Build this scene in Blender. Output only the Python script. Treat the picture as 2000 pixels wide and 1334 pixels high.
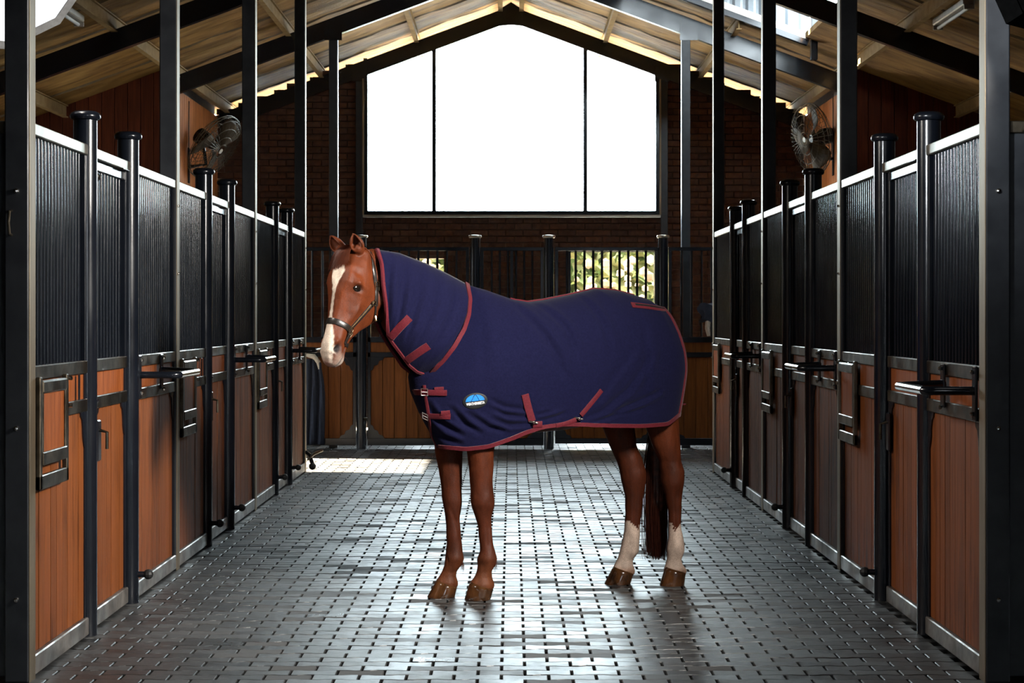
import bpy, bmesh, math, random
import numpy as np
from mathutils import Vector, Matrix
from mathutils.bvhtree import BVHTree

for o in list(bpy.data.objects): bpy.data.objects.remove(o, do_unlink=True)
SC = bpy.context.scene
COL = SC.collection
random.seed(7); np.random.seed(7)
R = math.radians

# ------------------------------------------------------------------ camera, sky, sun, lights, exposure
FPX, CX, CY, CZ = 3600.0, 998.0, 617.0, 1.5      # focal length in pixels, vanishing point, eye height
cam = bpy.data.cameras.new('camera'); camo = bpy.data.objects.new('camera', cam); COL.objects.link(camo)
camo.location = (0, 0, CZ); camo.rotation_euler = (R(90), 0, 0)
cam.sensor_width = 36; cam.lens = 36*FPX/2000
cam.shift_x = (1000-CX)/2000; cam.shift_y = -(667-CY)/2000
cam.clip_start = .1; cam.clip_end = 300
cam.dof.use_dof = True; cam.dof.focus_distance = 9.75; cam.dof.aperture_fstop = 13.0
SC.camera = camo
vs = SC.view_settings
SC.display_settings.display_device = 'sRGB'
vs.view_transform = 'Standard'; vs.look = 'None'; vs.gamma = 1; vs.use_curve_mapping = False
vs.exposure = 0.0

W = bpy.data.worlds.new('sky'); SC.world = W; W.use_nodes = True
bg = W.node_tree.nodes['Background']; bg.inputs[0].default_value = (.80, .93, 1, 1); bg.inputs[1].default_value = 26.0

def light(name, kind, loc, aim, energy, color=(1, 1, 1), **kw):
    d = bpy.data.lights.new(name, kind); d.energy = energy; d.color = color
    o = bpy.data.objects.new(name, d); COL.objects.link(o); o.location = loc
    o.rotation_euler = (Vector(aim)-Vector(loc)).to_track_quat('-Z', 'Y').to_euler()
    for k, v in kw.items(): setattr(d, k, v)
    return o
sun = light('sun', 'SUN', (-20, 21.2, 9.0), (-2.6, 18.9, 0), 330.0, (1, .86, .66), angle=R(.6))
p = light('window_portal', 'AREA', (0, 25.1, 4.0), (0, 0, 4.0), 1, shape='RECTANGLE', size=4.3, size_y=3.0)
p.data.cycles.is_portal = True
key = light('key_softbox', 'AREA', (1.84, 6.95, 2.83), (-1.65, 9.5, 1.0), 112, (1, .95, .88), shape='RECTANGLE', size=.42, size_y=.6, spread=R(92))
rim = light('left_softbox', 'AREA', (-2.02, 8.42, 3.18), (1.95, 8.8, .7), 30, (1, .93, .84), shape='RECTANGLE', size=.5, size_y=.6, spread=R(110))
strip_fill = light('added_strip_fill', 'AREA', (1.55, 2.6, 1.9), (-1.97, 9.8, 1.4), 6, (.88, .93, 1), shape='RECTANGLE', size=.35, size_y=1.6, spread=R(80))  # strip lamp added out of view for highlights on the left bars
side_fill = light('added_side_fill', 'AREA', (-1.7, 3.4, 2.9), (2.05, 7.6, 3.0), 22, (.92, .96, 1), shape='RECTANGLE', size=.5, size_y=.5, spread=R(31))  # fill lamp added out of view to brighten the near right column

# ------------------------------------------------------------------ helpers
WL = {}
class MB:
    def __init__(s): s.v = []; s.f = []
    def add(s, vs_, fs):
        n = len(s.v); s.v += [tuple(x) for x in vs_]; s.f += [tuple(n+i for i in f) for f in fs]; return s
    def box(s, x0, x1, y0, y1, z0, z1, c=0.0):
        if x0 > x1: x0, x1 = x1, x0
        if y0 > y1: y0, y1 = y1, y0
        c = min(c, .45*(x1-x0), .45*(y1-y0), .45*(z1-z0))
        lo, hi = (x0, y0, z0), (x1, y1, z1)
        if c <= 0:
            vs_ = [(x, y, z) for x in (x0, x1) for y in (y0, y1) for z in (z0, z1)]
            return s.add(vs_, [(0, 1, 3, 2), (4, 6, 7, 5), (0, 4, 5, 1), (2, 3, 7, 6), (0, 2, 6, 4), (1, 5, 7, 3)])
        vs_, idx = [], {}
        for a in range(3):
            for i in range(8):
                b = [(i >> k) & 1 for k in range(3)]
                q = [(hi[k] if b[k] else lo[k]) for k in range(3)]
                for k in range(3):
                    if k != a: q[k] += -c if b[k] else c
                idx[(a, i)] = len(vs_); vs_.append(tuple(q))
        fs = []
        for a in range(3):
            k1, k2 = (a+1) % 3, (a+2) % 3
            for sd in (0, 1):
                q = [idx[(a, (sd << a) | (i << k1) | (j << k2))] for i, j in ((0, 0), (1, 0), (1, 1), (0, 1))]
                fs.append(tuple(q if sd else q[::-1]))
            for i, j in ((0, 0), (1, 0), (1, 1), (0, 1)):      # edges along axis a
                e0 = (i << k1) | (j << k2); e1 = e0 | (1 << a)
                fs.append((idx[(k1, e0)], idx[(k1, e1)], idx[(k2, e1)], idx[(k2, e0)]))
        for i in range(8): fs.append((idx[(0, i)], idx[(1, i)], idx[(2, i)]))
        return s.add(vs_, fs)
    def tube(s, pts, r, n=8, caps=True):
        pts = [Vector(p_) for p_ in pts]; rs = r if isinstance(r, (list, tuple)) else [r]*len(pts)
        rings = []; up = None
        for i, p_ in enumerate(pts):
            d = (pts[min(i+1, len(pts)-1)]-pts[max(i-1, 0)]).normalized()
            if up is None: up = Vector((0, 0, 1)) if abs(d.z) < .9 else Vector((1, 0, 0))
            a = d.cross(up); a.normalize(); b = a.cross(d); up = b
            rings.append([p_+(a*math.cos(2*math.pi*k/n)+b*math.sin(2*math.pi*k/n))*rs[i] for k in range(n)])
        return s.loft(rings, caps)
    def loft(s, rings, caps=True, closed=True):
        n = len(rings[0]); base = len(s.v)
        for rg in rings: s.v += [tuple(q) for q in rg]
        for i in range(len(rings)-1):
            for k in range(n if closed else n-1):
                k2 = (k+1) % n
                s.f.append((base+i*n+k, base+i*n+k2, base+(i+1)*n+k2, base+(i+1)*n+k))
        if caps:
            s.f.append(tuple(base+k for k in range(n))[::-1]); s.f.append(tuple(base+(len(rings)-1)*n+k for k in range(n)))
        return s
    def lathe(s, prof, cx, cy, n=20):
        return s.loft([[(cx+r*math.cos(2*math.pi*k/n), cy+r*math.sin(2*math.pi*k/n), z) for k in range(n)] for r, z in prof])
    def prism(s, poly, axis, a0, a1):
        def P(q, a):
            return (a, q[0], q[1]) if axis == 0 else ((q[0], a, q[1]) if axis == 1 else (q[0], q[1], a))
        n = len(poly)
        return s.add([P(q, a0) for q in poly]+[P(q, a1) for q in poly],
                     [tuple(range(n)), tuple(range(2*n-1, n-1, -1))]+[(k, k+n, (k+1) % n+n, (k+1) % n) for k in range(n)])
    def sphere(s, c, r, n=10, m=6, sc=(1, 1, 1)):
        rg = []
        for i in range(m+1):
            a = math.pi*(i+.02)/(m+.04)-math.pi/2
            rg.append([(c[0]+r*sc[0]*math.cos(a)*math.cos(2*math.pi*k/n), c[1]+r*sc[1]*math.cos(a)*math.sin(2*math.pi*k/n), c[2]+r*sc[2]*math.sin(a)) for k in range(n)])
        return s.loft(rg)
    def mesh(s, name, m, off=(0, 0, 0), smooth=False, fix=True):
        me = bpy.data.meshes.new(name)
        me.from_pydata([(v[0]-off[0], v[1]-off[1], v[2]-off[2]) for v in s.v], [], s.f)
        if fix:
            bm = bmesh.new(); bm.from_mesh(me); bmesh.ops.recalc_face_normals(bm, faces=bm.faces); bm.to_mesh(me); bm.free()
        if m: me.materials.append(m)
        if smooth:
            me.polygons.foreach_set('use_smooth', [True]*len(me.polygons))
            try: me.set_sharp_from_angle(angle=R(40))
            except Exception: pass
        return me
    def build(s, name, m, parent=None, smooth=False, fix=True):
        off = WL.get(parent.name, (0, 0, 0)) if parent else (0, 0, 0)
        o = bpy.data.objects.new(name, s.mesh(name, m, off, smooth, fix)); COL.objects.link(o)
        if parent: o.parent = parent
        WL[o.name] = off
        return o

def tag(o, label=None, cat=None, group=None, kind=None):
    if label: o['label'] = label
    if cat: o['category'] = cat
    if group: o['group'] = group
    if kind: o['kind'] = kind
    return o
def thing(name, loc, label, cat, group=None):
    o = bpy.data.objects.new(name, None); COL.objects.link(o); o.location = loc; o.empty_display_size = .1
    WL[o.name] = tuple(loc)
    return tag(o, label, cat, group)
def inst(name, me, parent, loc, scale=None, rot=None):
    o = bpy.data.objects.new(name, me); COL.objects.link(o); off = WL.get(parent.name, (0, 0, 0))
    o.parent = parent; o.location = (loc[0]-off[0], loc[1]-off[1], loc[2]-off[2])
    if scale: o.scale = scale
    if rot: o.rotation_euler = rot
    return o
def structure(o): o['kind'] = 'structure'; return o
def ray(px, py): return Vector(((px-CX)/FPX, 1, (CY-py)/FPX))
def at(px, py, Y): return Vector(((px-CX)*Y/FPX, Y, CZ+(CY-py)*Y/FPX))
def lerp(a, b, t): return a+(b-a)*t
def sm(x): x = min(1, max(0, x)); return x*x*(3-2*x)
def pl(xs, ys, x): return float(np.interp(x, xs, ys))

# ------------------------------------------------------------------ materials
def newmat(name):
    m = bpy.data.materials.new(name); m.use_nodes = True; nt = m.node_tree
    return m, nt, nt.nodes['Principled BSDF']
def node(nt, t, **kw):
    n = nt.nodes.new(t)
    for k, v in kw.items():
        if k in n.inputs: n.inputs[k].default_value = v
        else: setattr(n, k, v)
    return n
def ramp(nt, fac, stops):
    r = nt.nodes.new('ShaderNodeValToRGB'); nt.links.new(fac, r.inputs[0]); e = r.color_ramp.elements
    while len(e) < len(stops): e.new(.5)
    for x, (p_, c) in zip(e, stops): x.position = p_; x.color = (*c, 1) if len(c) == 3 else c
    return r.outputs[0]
def g(x): return (x, x, x)
def mat(name, c1, c2=None, rough=.5, rough2=None, metal=0, scale=8, stretch=(1, 1, 1), bump=0, bscale=None, rnd=.0, detail=6, spec=None, sheen=0, coat=0, lo=.35, hi=.65, streak=None):
    m, nt, b = newmat(name); L = nt.links.new
    tc = node(nt, 'ShaderNodeTexCoord'); mp = node(nt, 'ShaderNodeMapping'); mp.inputs['Scale'].default_value = stretch
    oi = node(nt, 'ShaderNodeObjectInfo'); gm = node(nt, 'ShaderNodeNewGeometry')
    va = node(nt, 'ShaderNodeVectorMath', operation='ADD'); vm = node(nt, 'ShaderNodeVectorMath', operation='SCALE'); vm.inputs['Scale'].default_value = 37
    cb = node(nt, 'ShaderNodeCombineXYZ'); ad = node(nt, 'ShaderNodeMath', operation='ADD'); fr = node(nt, 'ShaderNodeMath', operation='FRACT')
    L(oi.outputs['Random'], ad.inputs[0]); L(gm.outputs['Random Per Island'], ad.inputs[1]); L(ad.outputs[0], fr.inputs[0])
    rv = fr.outputs[0]
    for i in range(3): L(rv, cb.inputs[i])
    L(cb.outputs[0], vm.inputs[0]); L(tc.outputs['Object'], va.inputs[0]); L(vm.outputs[0], va.inputs[1]); L(va.outputs[0], mp.inputs[0])
    nz = node(nt, 'ShaderNodeTexNoise', Scale=scale, Detail=detail, Roughness=.6); L(mp.outputs[0], nz.inputs['Vector'])
    if c2 is None: c2 = tuple(min(1, x*1.25) for x in c1)
    col = ramp(nt, nz.outputs[0], [(lo, c1), (hi, c2)])
    if streak:
        m3 = node(nt, 'ShaderNodeMapping'); m3.inputs['Scale'].default_value = (9, 9, 1.1); L(gm.outputs['Position'], m3.inputs[0])
        n5 = node(nt, 'ShaderNodeTexNoise', Scale=2.6, Detail=7, Roughness=.7); L(m3.outputs[0], n5.inputs['Vector'])
        n6 = node(nt, 'ShaderNodeTexNoise', Scale=1.1, Detail=3); L(gm.outputs['Position'], n6.inputs['Vector'])
        mm = node(nt, 'ShaderNodeMath', operation='MULTIPLY'); L(ramp(nt, n5.outputs[0], [(.44, g(0)), (.62, g(1))]), mm.inputs[0]); L(ramp(nt, n6.outputs[0], [(.42, g(.15)), (.62, g(1))]), mm.inputs[1])
        mk = node(nt, 'ShaderNodeMix', data_type='RGBA'); L(mm.outputs[0], mk.inputs['Factor']); L(col, mk.inputs['A']); mk.inputs['B'].default_value = (*streak, 1); col = mk.outputs['Result']
    if rnd:
        hs = node(nt, 'ShaderNodeHueSaturation'); mr = node(nt, 'ShaderNodeMapRange'); L(rv, mr.inputs[0])
        mr.inputs['To Min'].default_value = 1-rnd; mr.inputs['To Max'].default_value = 1+rnd
        L(mr.outputs[0], hs.inputs['Value']); L(col, hs.inputs['Color']); col = hs.outputs[0]
    L(col, b.inputs['Base Color'])
    b.inputs['Metallic'].default_value = metal; b.inputs['Roughness'].default_value = rough
    if rough2 is not None:
        n2 = node(nt, 'ShaderNodeTexNoise', Scale=scale*.6, Detail=4); L(mp.outputs[0], n2.inputs['Vector'])
        L(ramp(nt, n2.outputs[0], [(.35, g(rough)), (.65, g(rough2))]), b.inputs['Roughness'])
    if spec is not None: b.inputs['Specular IOR Level'].default_value = spec
    if sheen: b.inputs['Sheen Weight'].default_value = sheen; b.inputs['Sheen Roughness'].default_value = .4
    if coat: b.inputs['Coat Weight'].default_value = coat; b.inputs['Coat Roughness'].default_value = .12
    if bump:
        bp = node(nt, 'ShaderNodeBump', Strength=bump, Distance=.01)
        if bscale:
            n3 = node(nt, 'ShaderNodeTexNoise', Scale=bscale, Detail=3); L(mp.outputs[0], n3.inputs['Vector']); L(n3.outputs[0], bp.inputs['Height'])
        else: L(nz.outputs[0], bp.inputs['Height'])
        L(bp.outputs[0], b.inputs['Normal'])
    return m
M = {}
M['black'] = mat('black_enamel', (.0045, .006, .0095), (.0075, .0095, .014), .16, .27, scale=5, bump=.01)
M['col'] = mat('column_paint', (.018, .020, .024), (.030, .033, .038), .32, .44, scale=9, bump=.04)
M['galv'] = mat('galvanised_steel', (.38, .345, .28), (.48, .44, .365), .36, .46, metal=1, scale=7, bump=.02)
M['bar'] = mat('bar_enamel', (.004, .0055, .0085), (.006, .008, .012), .14, .2, scale=5, spec=.42)
M['lap'] = mat('foil_overlap', (.07, .045, .02), (.12, .08, .035), .6, scale=12)
M['strip'] = mat('lit_edge_zinc', (.26, .20, .13), (.36, .29, .20), .5, .6, metal=1, scale=10, stretch=(1, 1, .2))  # pale tone stands in for light on column sides and window edges
M['rail'] = mat('worn_dark_steel', (.055, .045, .032), (.16, .135, .10), .28, .5, metal=1, scale=10, bump=.08)
M['base'] = mat('base_channel_steel', (.16, .15, .14), (.34, .31, .28), .35, .6, metal=.8, scale=9, bump=.1)
M['chrome'] = mat('bare_steel', (.62, .60, .56), (.8, .78, .74), .18, metal=1, scale=20)
M['wood'] = mat('stall_board', (.125, .033, .0085), (.27, .082, .021), .5, .66, spec=.16, scale=9, stretch=(6, 6, .35), bump=.10, rnd=.16, streak=(.055, .016, .006))
M['wood2'] = mat('hatch_board', (.17, .042, .010), (.28, .078, .019), .5, .64, spec=.16, scale=9, stretch=(6, 6, .4), bump=.1, rnd=.1)
M['gatewood'] = mat('gate_board', (.098, .030, .0065), (.17, .053, .012), .5, .65, spec=.15, scale=8, stretch=(6, 6, .3), bump=.1, rnd=.12)
M['wallred_shaded'] = mat('shaded_red_board', (.050, .010, .0035), (.095, .021, .007), .6, .7, spec=.15, scale=8, stretch=(7, 7, .3), bump=.15, rnd=.2)  # dark red stain, with the shade on the frontal boards put into the colour
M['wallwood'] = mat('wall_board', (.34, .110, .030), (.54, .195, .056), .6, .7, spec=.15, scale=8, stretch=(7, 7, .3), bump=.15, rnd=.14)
M['brick'] = mat('brown_brick', (.052, .020, .010), (.105, .043, .020), .75, .9, scale=16, bump=.3, rnd=.22)
M['mortar'] = mat('mortar', (.10, .07, .045), (.15, .105, .07), .9, scale=20, bump=.2)
M['purlin'] = mat('cream_purlin', (.19, .122, .052), (.25, .17, .08), .8, spec=.06, scale=10)
M['deckbase'] = mat('concrete_bed', (.012, .012, .012), (.022, .021, .02), .9, scale=12)
M['concrete'] = mat('partition_board', (.03, .018, .012), (.06, .035, .02), .6, scale=6, stretch=(1, 1, .3))
M['leather'] = mat('black_leather', (.010, .008, .007), (.022, .017, .014), .28, .4, scale=60, bump=.1, coat=.3)
M['brass'] = mat('halter_hardware', (.62, .48, .28), (.75, .60, .38), .22, metal=1, scale=30)
M['silver'] = mat('nickel_buckle', (.85, .84, .82), (.92, .91, .89), .3, metal=1, scale=20)
M['thread'] = mat('tan_stitching', (.20, .12, .045), rough=.7, scale=60)
M['navy'] = mat('navy_fleece', (.0054, .0056, .0245), (.0078, .0081, .033), .95, scale=90, bump=.25, bscale=260, spec=.08, sheen=.07)
M['navyin'] = mat('navy_lining', (.006, .006, .022), (.010, .009, .034), .95, scale=60, spec=.1)
M['maroon'] = mat('maroon_webbing', (.085, .003, .009), (.125, .006, .015), .7, scale=120, bump=.25, bscale=300, spec=.3, sheen=.2)
M['patch'] = mat('black_patch', (.004, .005, .006), (.007, .008, .009), .6, scale=80)
M['blue'] = mat('bright_blue_print', (.008, .21, .80), (.012, .25, .85), .6, scale=50)
M['white'] = mat('white_print', (.80, .80, .82), (.85, .85, .87), .6, scale=50)
M['hoof'] = mat('oiled_hoof', (.018, .008, .004), (.105, .042, .014), .10, .22, scale=16, stretch=(1, 1, .5), bump=.06, coat=.5)
M['eye'] = mat('dark_eye', (.006, .004, .003), (.012, .007, .004), .04, scale=20, coat=1)
M['hair'] = mat('chestnut_hair', (.055, .013, .005), (.125, .029, .010), .42, scale=40, rnd=.45)
M['tailhair'] = mat('tail_hair', (.016, .005, .003), (.075, .018, .009), .42, scale=40, rnd=.6)
M['soft_black'] = mat('softbox_fabric', (.0012, .0012, .0012), (.002, .002, .002), .95, spec=.02, scale=30)
M['grey_edge'] = mat('grey_softbox_rim', (.16, .16, .16), (.22, .22, .22), .7, scale=30)
M['fan'] = mat('fan_grey_metal', (.05, .04, .025), (.09, .07, .045), .5, metal=.6, scale=20)
M['fanblade'] = mat('fan_blade', (.035, .022, .010), (.06, .038, .018), .6, spec=.2, scale=10)
M['lampbody'] = mat('batten_white', (.42, .38, .32), (.52, .48, .42), .4, scale=10)
M['clad'] = mat('corrugated_cladding', (.13, .15, .17), (.18, .20, .22), .45, scale=5)
M['yard'] = mat('yard_concrete', (.30, .27, .22), (.40, .37, .31), .9, scale=3)
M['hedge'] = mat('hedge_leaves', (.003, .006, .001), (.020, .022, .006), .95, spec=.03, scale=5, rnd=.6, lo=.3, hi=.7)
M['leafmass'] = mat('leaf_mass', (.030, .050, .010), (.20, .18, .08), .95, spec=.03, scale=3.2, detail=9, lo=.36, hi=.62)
M['paleleaf'] = mat('pale_blossom', (.11, .075, .045), (.15, .12, .09), .95, spec=.03, scale=5, rnd=.3)
M['cloth'] = mat('dark_cloth', (.006, .009, .02), (.012, .016, .032), .9, scale=30, bump=.2)
M['pale'] = mat('pale_cloth', (.45, .38, .30), (.6, .52, .42), .9, scale=30, bump=.2)
M['rubber'] = mat('black_rubber', (.008, .008, .008), (.014, .014, .014), .55, scale=30)

def emit(name, c, s):
    m = bpy.data.materials.new(name); m.use_nodes = True; nt = m.node_tree; nt.nodes.clear()
    e = node(nt, 'ShaderNodeEmission', Color=(*c, 1), Strength=s); out = node(nt, 'ShaderNodeOutputMaterial')
    nt.links.new(e.outputs[0], out.inputs[0]); return m
M['diffuser'] = emit('lit_softbox_diffuser', (.95, .98, 1), 1.15)

def mk_glass():
    m = bpy.data.materials.new('window_glass'); m.use_nodes = True; nt = m.node_tree; nt.nodes.clear()
    t = node(nt, 'ShaderNodeBsdfTransparent'); t.inputs[0].default_value = (.95, .97, .97, 1)
    gl = node(nt, 'ShaderNodeBsdfGlossy', Roughness=.02); fr = node(nt, 'ShaderNodeFresnel', IOR=1.3)
    mx = node(nt, 'ShaderNodeMixShader'); out = node(nt, 'ShaderNodeOutputMaterial')
    nt.links.new(fr.outputs[0], mx.inputs[0]); nt.links.new(t.outputs[0], mx.inputs[1]); nt.links.new(gl.outputs[0], mx.inputs[2]); nt.links.new(mx.outputs[0], out.inputs[0])
    return m
M['glass'] = mk_glass()

def mk_paver():
    m, nt, b = newmat('rubber_paver'); L = nt.links.new
    oi = node(nt, 'ShaderNodeObjectInfo'); gm = node(nt, 'ShaderNodeNewGeometry')
    ad = node(nt, 'ShaderNodeMath', operation='ADD'); fr = node(nt, 'ShaderNodeMath', operation='FRACT')
    L(oi.outputs['Random'], ad.inputs[0]); L(gm.outputs['Random Per Island'], ad.inputs[1]); L(ad.outputs[0], fr.inputs[0])
    nz = node(nt, 'ShaderNodeTexNoise', Scale=2.2, Detail=5); L(gm.outputs['Position'], nz.inputs['Vector'])
    nf = node(nt, 'ShaderNodeTexNoise', Scale=220, Detail=3); L(gm.outputs['Position'], nf.inputs['Vector'])
    nm = node(nt, 'ShaderNodeTexNoise', Scale=22, Detail=5); L(gm.outputs['Position'], nm.inputs['Vector'])
    mx = node(nt, 'ShaderNodeMix', data_type='RGBA', blend_type='MULTIPLY'); mx.inputs['Factor'].default_value = 1
    c1 = ramp(nt, fr.outputs[0], [(0, (.022, .023, .024)), (1, (.045, .045, .044))])
    c2 = ramp(nt, nm.outputs[0], [(.3, g(.55)), (.7, g(1.1))])
    L(c1, mx.inputs['A']); L(c2, mx.inputs['B']); L(mx.outputs['Result'], b.inputs['Base Color'])
    r1 = ramp(nt, fr.outputs[0], [(0, g(.27)), (.75, g(.36)), (.87, g(.48)), (1, g(.74))])
    r2 = ramp(nt, nz.outputs[0], [(.38, g(0)), (.72, g(.11))])
    r3 = ramp(nt, nm.outputs[0], [(.45, g(0)), (.8, g(.12))])
    a1 = node(nt, 'ShaderNodeMath', operation='ADD'); a2 = node(nt, 'ShaderNodeMath', operation='ADD')
    L(r1, a1.inputs[0]); L(r2, a1.inputs[1]); L(a1.outputs[0], a2.inputs[0]); L(r3, a2.inputs[1]); L(a2.outputs[0], b.inputs['Roughness'])
    b.inputs['Specular IOR Level'].default_value = 1.0
    bp = node(nt, 'ShaderNodeBump', Strength=.30, Distance=.004); L(nf.outputs[0], bp.inputs['Height'])
    bp2 = node(nt, 'ShaderNodeBump', Strength=.10, Distance=.005); L(nm.outputs[0], bp2.inputs['Height']); L(bp.outputs[0], bp2.inputs['Normal'])
    L(bp2.outputs[0], b.inputs['Normal'])
    return m
M['paver'] = mk_paver()

def mk_lining():
    m, nt, b = newmat('roof_foil_lining'); L = nt.links.new
    gm = node(nt, 'ShaderNodeNewGeometry'); mp = node(nt, 'ShaderNodeMapping'); mp.inputs['Scale'].default_value = (.9, 2.6, .9)
    L(gm.outputs['Position'], mp.inputs[0])
    nz = node(nt, 'ShaderNodeTexNoise', Scale=2.2, Detail=6, Distortion=.6); L(mp.outputs[0], nz.inputs['Vector'])
    n2 = node(nt, 'ShaderNodeTexNoise', Scale=60, Detail=3); L(gm.outputs['Position'], n2.inputs['Vector'])
    L(ramp(nt, nz.outputs[0], [(.3, (.10, .050, .013)), (.55, (.215, .120, .036)), (.75, (.30, .185, .062))]), b.inputs['Base Color'])
    b.inputs['Roughness'].default_value = .65; b.inputs['Specular IOR Level'].default_value = .12
    bp = node(nt, 'ShaderNodeBump', Strength=.6, Distance=.04); L(nz.outputs[0], bp.inputs['Height'])
    bp2 = node(nt, 'ShaderNodeBump', Strength=.4, Distance=.01); L(n2.outputs[0], bp2.inputs['Height']); L(bp.outputs[0], bp2.inputs['Normal'])
    L(bp2.outputs[0], b.inputs['Normal'])
    return m
M['lining'] = mk_lining()

# ------------------------------------------------------------------ dimensions
XL, XR = -1.97, 1.94                      # aisle faces of the stall fronts
BAYS = [7.53, 10.85, 14.18, 17.62, 20.95]  # column depths
YE = 24.7                                  # end brick wall
SL = .37
def rb(x): return 5.43-SL*abs(x)           # underside of rafters
def deck(x): return 5.77-SL*abs(x)         # underside of roof lining

# ------------------------------------------------------------------ floor of dog-bone pavers
floor = structure(MB().box(-5.8, 5.8, -4, 24.6, -.20, -.026).build('floor', M['deckbase']))
PLn, PD = .197, .0975
def paver_poly(gap=.005):
    xs = [-PLn/2+gap, -.066, -.034, .034, .066, PLn/2-gap]; hs = [1, 1, -1, -1, 1, 1]
    top = [(x, PD/2-.0018+.0055*h) for x, h in zip(xs, hs)]
    return [(x, -y) for x, y in top]+top[::-1]
def paver_mb(mb, cx, cy, tilt, dz):
    P0 = paver_poly(); n = len(P0); tx, ty = tilt; rings = []
    for ins, z in ((0, -.028), (0, -.0035), (.0030, 0)):
        rings.append([(cx+x*(1-ins/(PLn/2)), cy+y*(1-ins/(PD/2)), z+dz+(x*tx+y*ty if z > -.02 else 0)) for x, y in P0])
    b = len(mb.v)
    for rg in rings: mb.v += rg
    for i in range(2):
        for k in range(n): mb.f.append((b+i*n+k, b+i*n+(k+1) % n, b+(i+1)*n+(k+1) % n, b+(i+1)*n+k))
    mb.f.append(tuple(b+2*n+k for k in range(n)))
protos = []
for k in range(8):
    mb = MB(); paver_mb(mb, 0, 0, (random.gauss(0, .004), random.gauss(0, .009)), 0); protos.append(mb.mesh('paver', M['paver']))
stuffp = MB(); npav = 0
row = 0; y = 7.36-26*PD
while y < 24.2:
    off = (.5 if row % 2 else 0)*PLn; x = -.04+off-11*PLn
    xm = 2.02 if y < 17.8 else 3.0
    while x < xm:
        if x > (-2.02 if y < 17.8 else -5.6):
            if npav < 296 and abs((x)*FPX/y) < 960 and y > 7.55:
                inst('paver', protos[random.randrange(8)], floor, (x, y, random.gauss(0, .0009))); npav += 1
            else: paver_mb(stuffp, x, y, (random.gauss(0, .004), random.gauss(0, .009)), random.gauss(0, .0009))
        x += PLn
    y += PD; row += 1
so = stuffp.build('paver', M['paver'], floor, fix=False); so['kind'] = 'stuff'

# ------------------------------------------------------------------ ceiling
ce = MB()
def deckpiece(x0, x1, y0, y1):
    ce.add([(x0, y0, deck(x0)), (x1, y0, deck(x1)), (x1, y1, deck(x1)), (x0, y1, deck(x0)),
            (x0, y0, deck(x0)+.06), (x1, y0, deck(x1)+.06), (x1, y1, deck(x1)+.06), (x0, y1, deck(x0)+.06)],
           [(3, 2, 1, 0), (4, 5, 6, 7), (0, 1, 5, 4), (1, 2, 6, 5), (2, 3, 7, 6), (3, 0, 4, 7)])
deckpiece(-5.9, -4.06, -4, 21.04); deckpiece(-4.06, 0, -4, 26.2)
deckpiece(4.06, 5.9, -4, 21.04); deckpiece(3.25, 4.06, -4, 26.2); deckpiece(0, 1.30, -4, 26.2)
deckpiece(1.30, 3.25, -4, 17.95); deckpiece(1.30, 3.25, 20.42, 26.2)
ce.prism([(.60, deck(.6)+.42), (3.0, deck(3.0)+.42), (3.0, deck(3.0)+.48), (.60, deck(.6)+.48)], 1, 17.3, 20.38); ce.box(.60, .66, 17.3, 20.38, deck(.6)+.05, deck(.66)+.43)  # unseen lid and cheek added to cut sky and sun at the opening
ceiling = structure(ce.build('ceiling', M['lining']))
for i in range(16):                                  # overlaps of the foil sheets, running down the slope and sagging a little
    y = 7.9+i*1.12
    for sd in (-1, 1):
        if sd > 0 and 17.6 < y < 20.7: continue
        xe = 5.6 if y < 20.9 else 3.9; rg = []
        for k in range(25):
            x = sd*lerp(.03, xe, k/24); yy = y+.035*math.sin(k*.9+i*2.1)+.02*math.sin(k*2.3+i); z = deck(x)-.002
            dz = .010+.012*abs(math.sin(k*math.pi/4+i))
            rg.append([(x, yy-.022, z), (x, yy, z-dz), (x, yy+.012, z)])
        MB().loft(rg, caps=False, closed=False).build('lap_joint', M['lap'], ceiling, fix=False)

# ------------------------------------------------------------------ walls
def planked(name, parent, boards, m):
    for (b) in boards: MB().box(*b, .004).build('plank', m, parent)
wl = MB(); wl.box(-5.8, -5.7, -4, 18.1, 0, 3.62); wl.box(-5.8, -5.7, 19.9, 21.05, 0, 3.62); wl.box(-5.8, -5.7, 18.1, 19.9, 2.55, 3.62)
wl.prism([(-5.8, 0), (-3.98, 0), (-3.98, deck(3.98)+.03), (-5.8, deck(5.8)+.03)], 1, 21.0, 21.05); wl.box(-4.02, -3.97, 21.05, YE, 0, 4.30)
wall_left = structure(wl.build('wall_left', M['concrete']))
wr = MB(); wr.box(5.7, 5.8, -4, 21.05, 0, 3.62)
wr.prism([(5.8, 0), (3.98, 0), (3.98, deck(3.98)+.03), (5.8, deck(5.8)+.03)], 1, 21.0, 21.05); wr.box(3.97, 4.02, 21.05, YE, 0, 4.30)
wall_right = structure(wr.build('wall_right', M['concrete']))
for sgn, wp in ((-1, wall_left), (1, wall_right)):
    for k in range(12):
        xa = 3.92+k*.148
        MB().prism([(sgn*xa, 1.9), (sgn*(xa+.140), 1.9), (sgn*(xa+.140), deck(xa+.14)-.003), (sgn*xa, deck(xa)-.003)], 1, 20.965, 20.998).build('plank', M['wallred_shaded'], wp)
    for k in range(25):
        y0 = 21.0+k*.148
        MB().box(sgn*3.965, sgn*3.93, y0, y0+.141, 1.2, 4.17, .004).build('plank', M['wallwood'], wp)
structure(MB().box(-5.8, 5.8, -4.1, -4, 0, 5.8).build('wall_back', M['concrete']))

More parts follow.
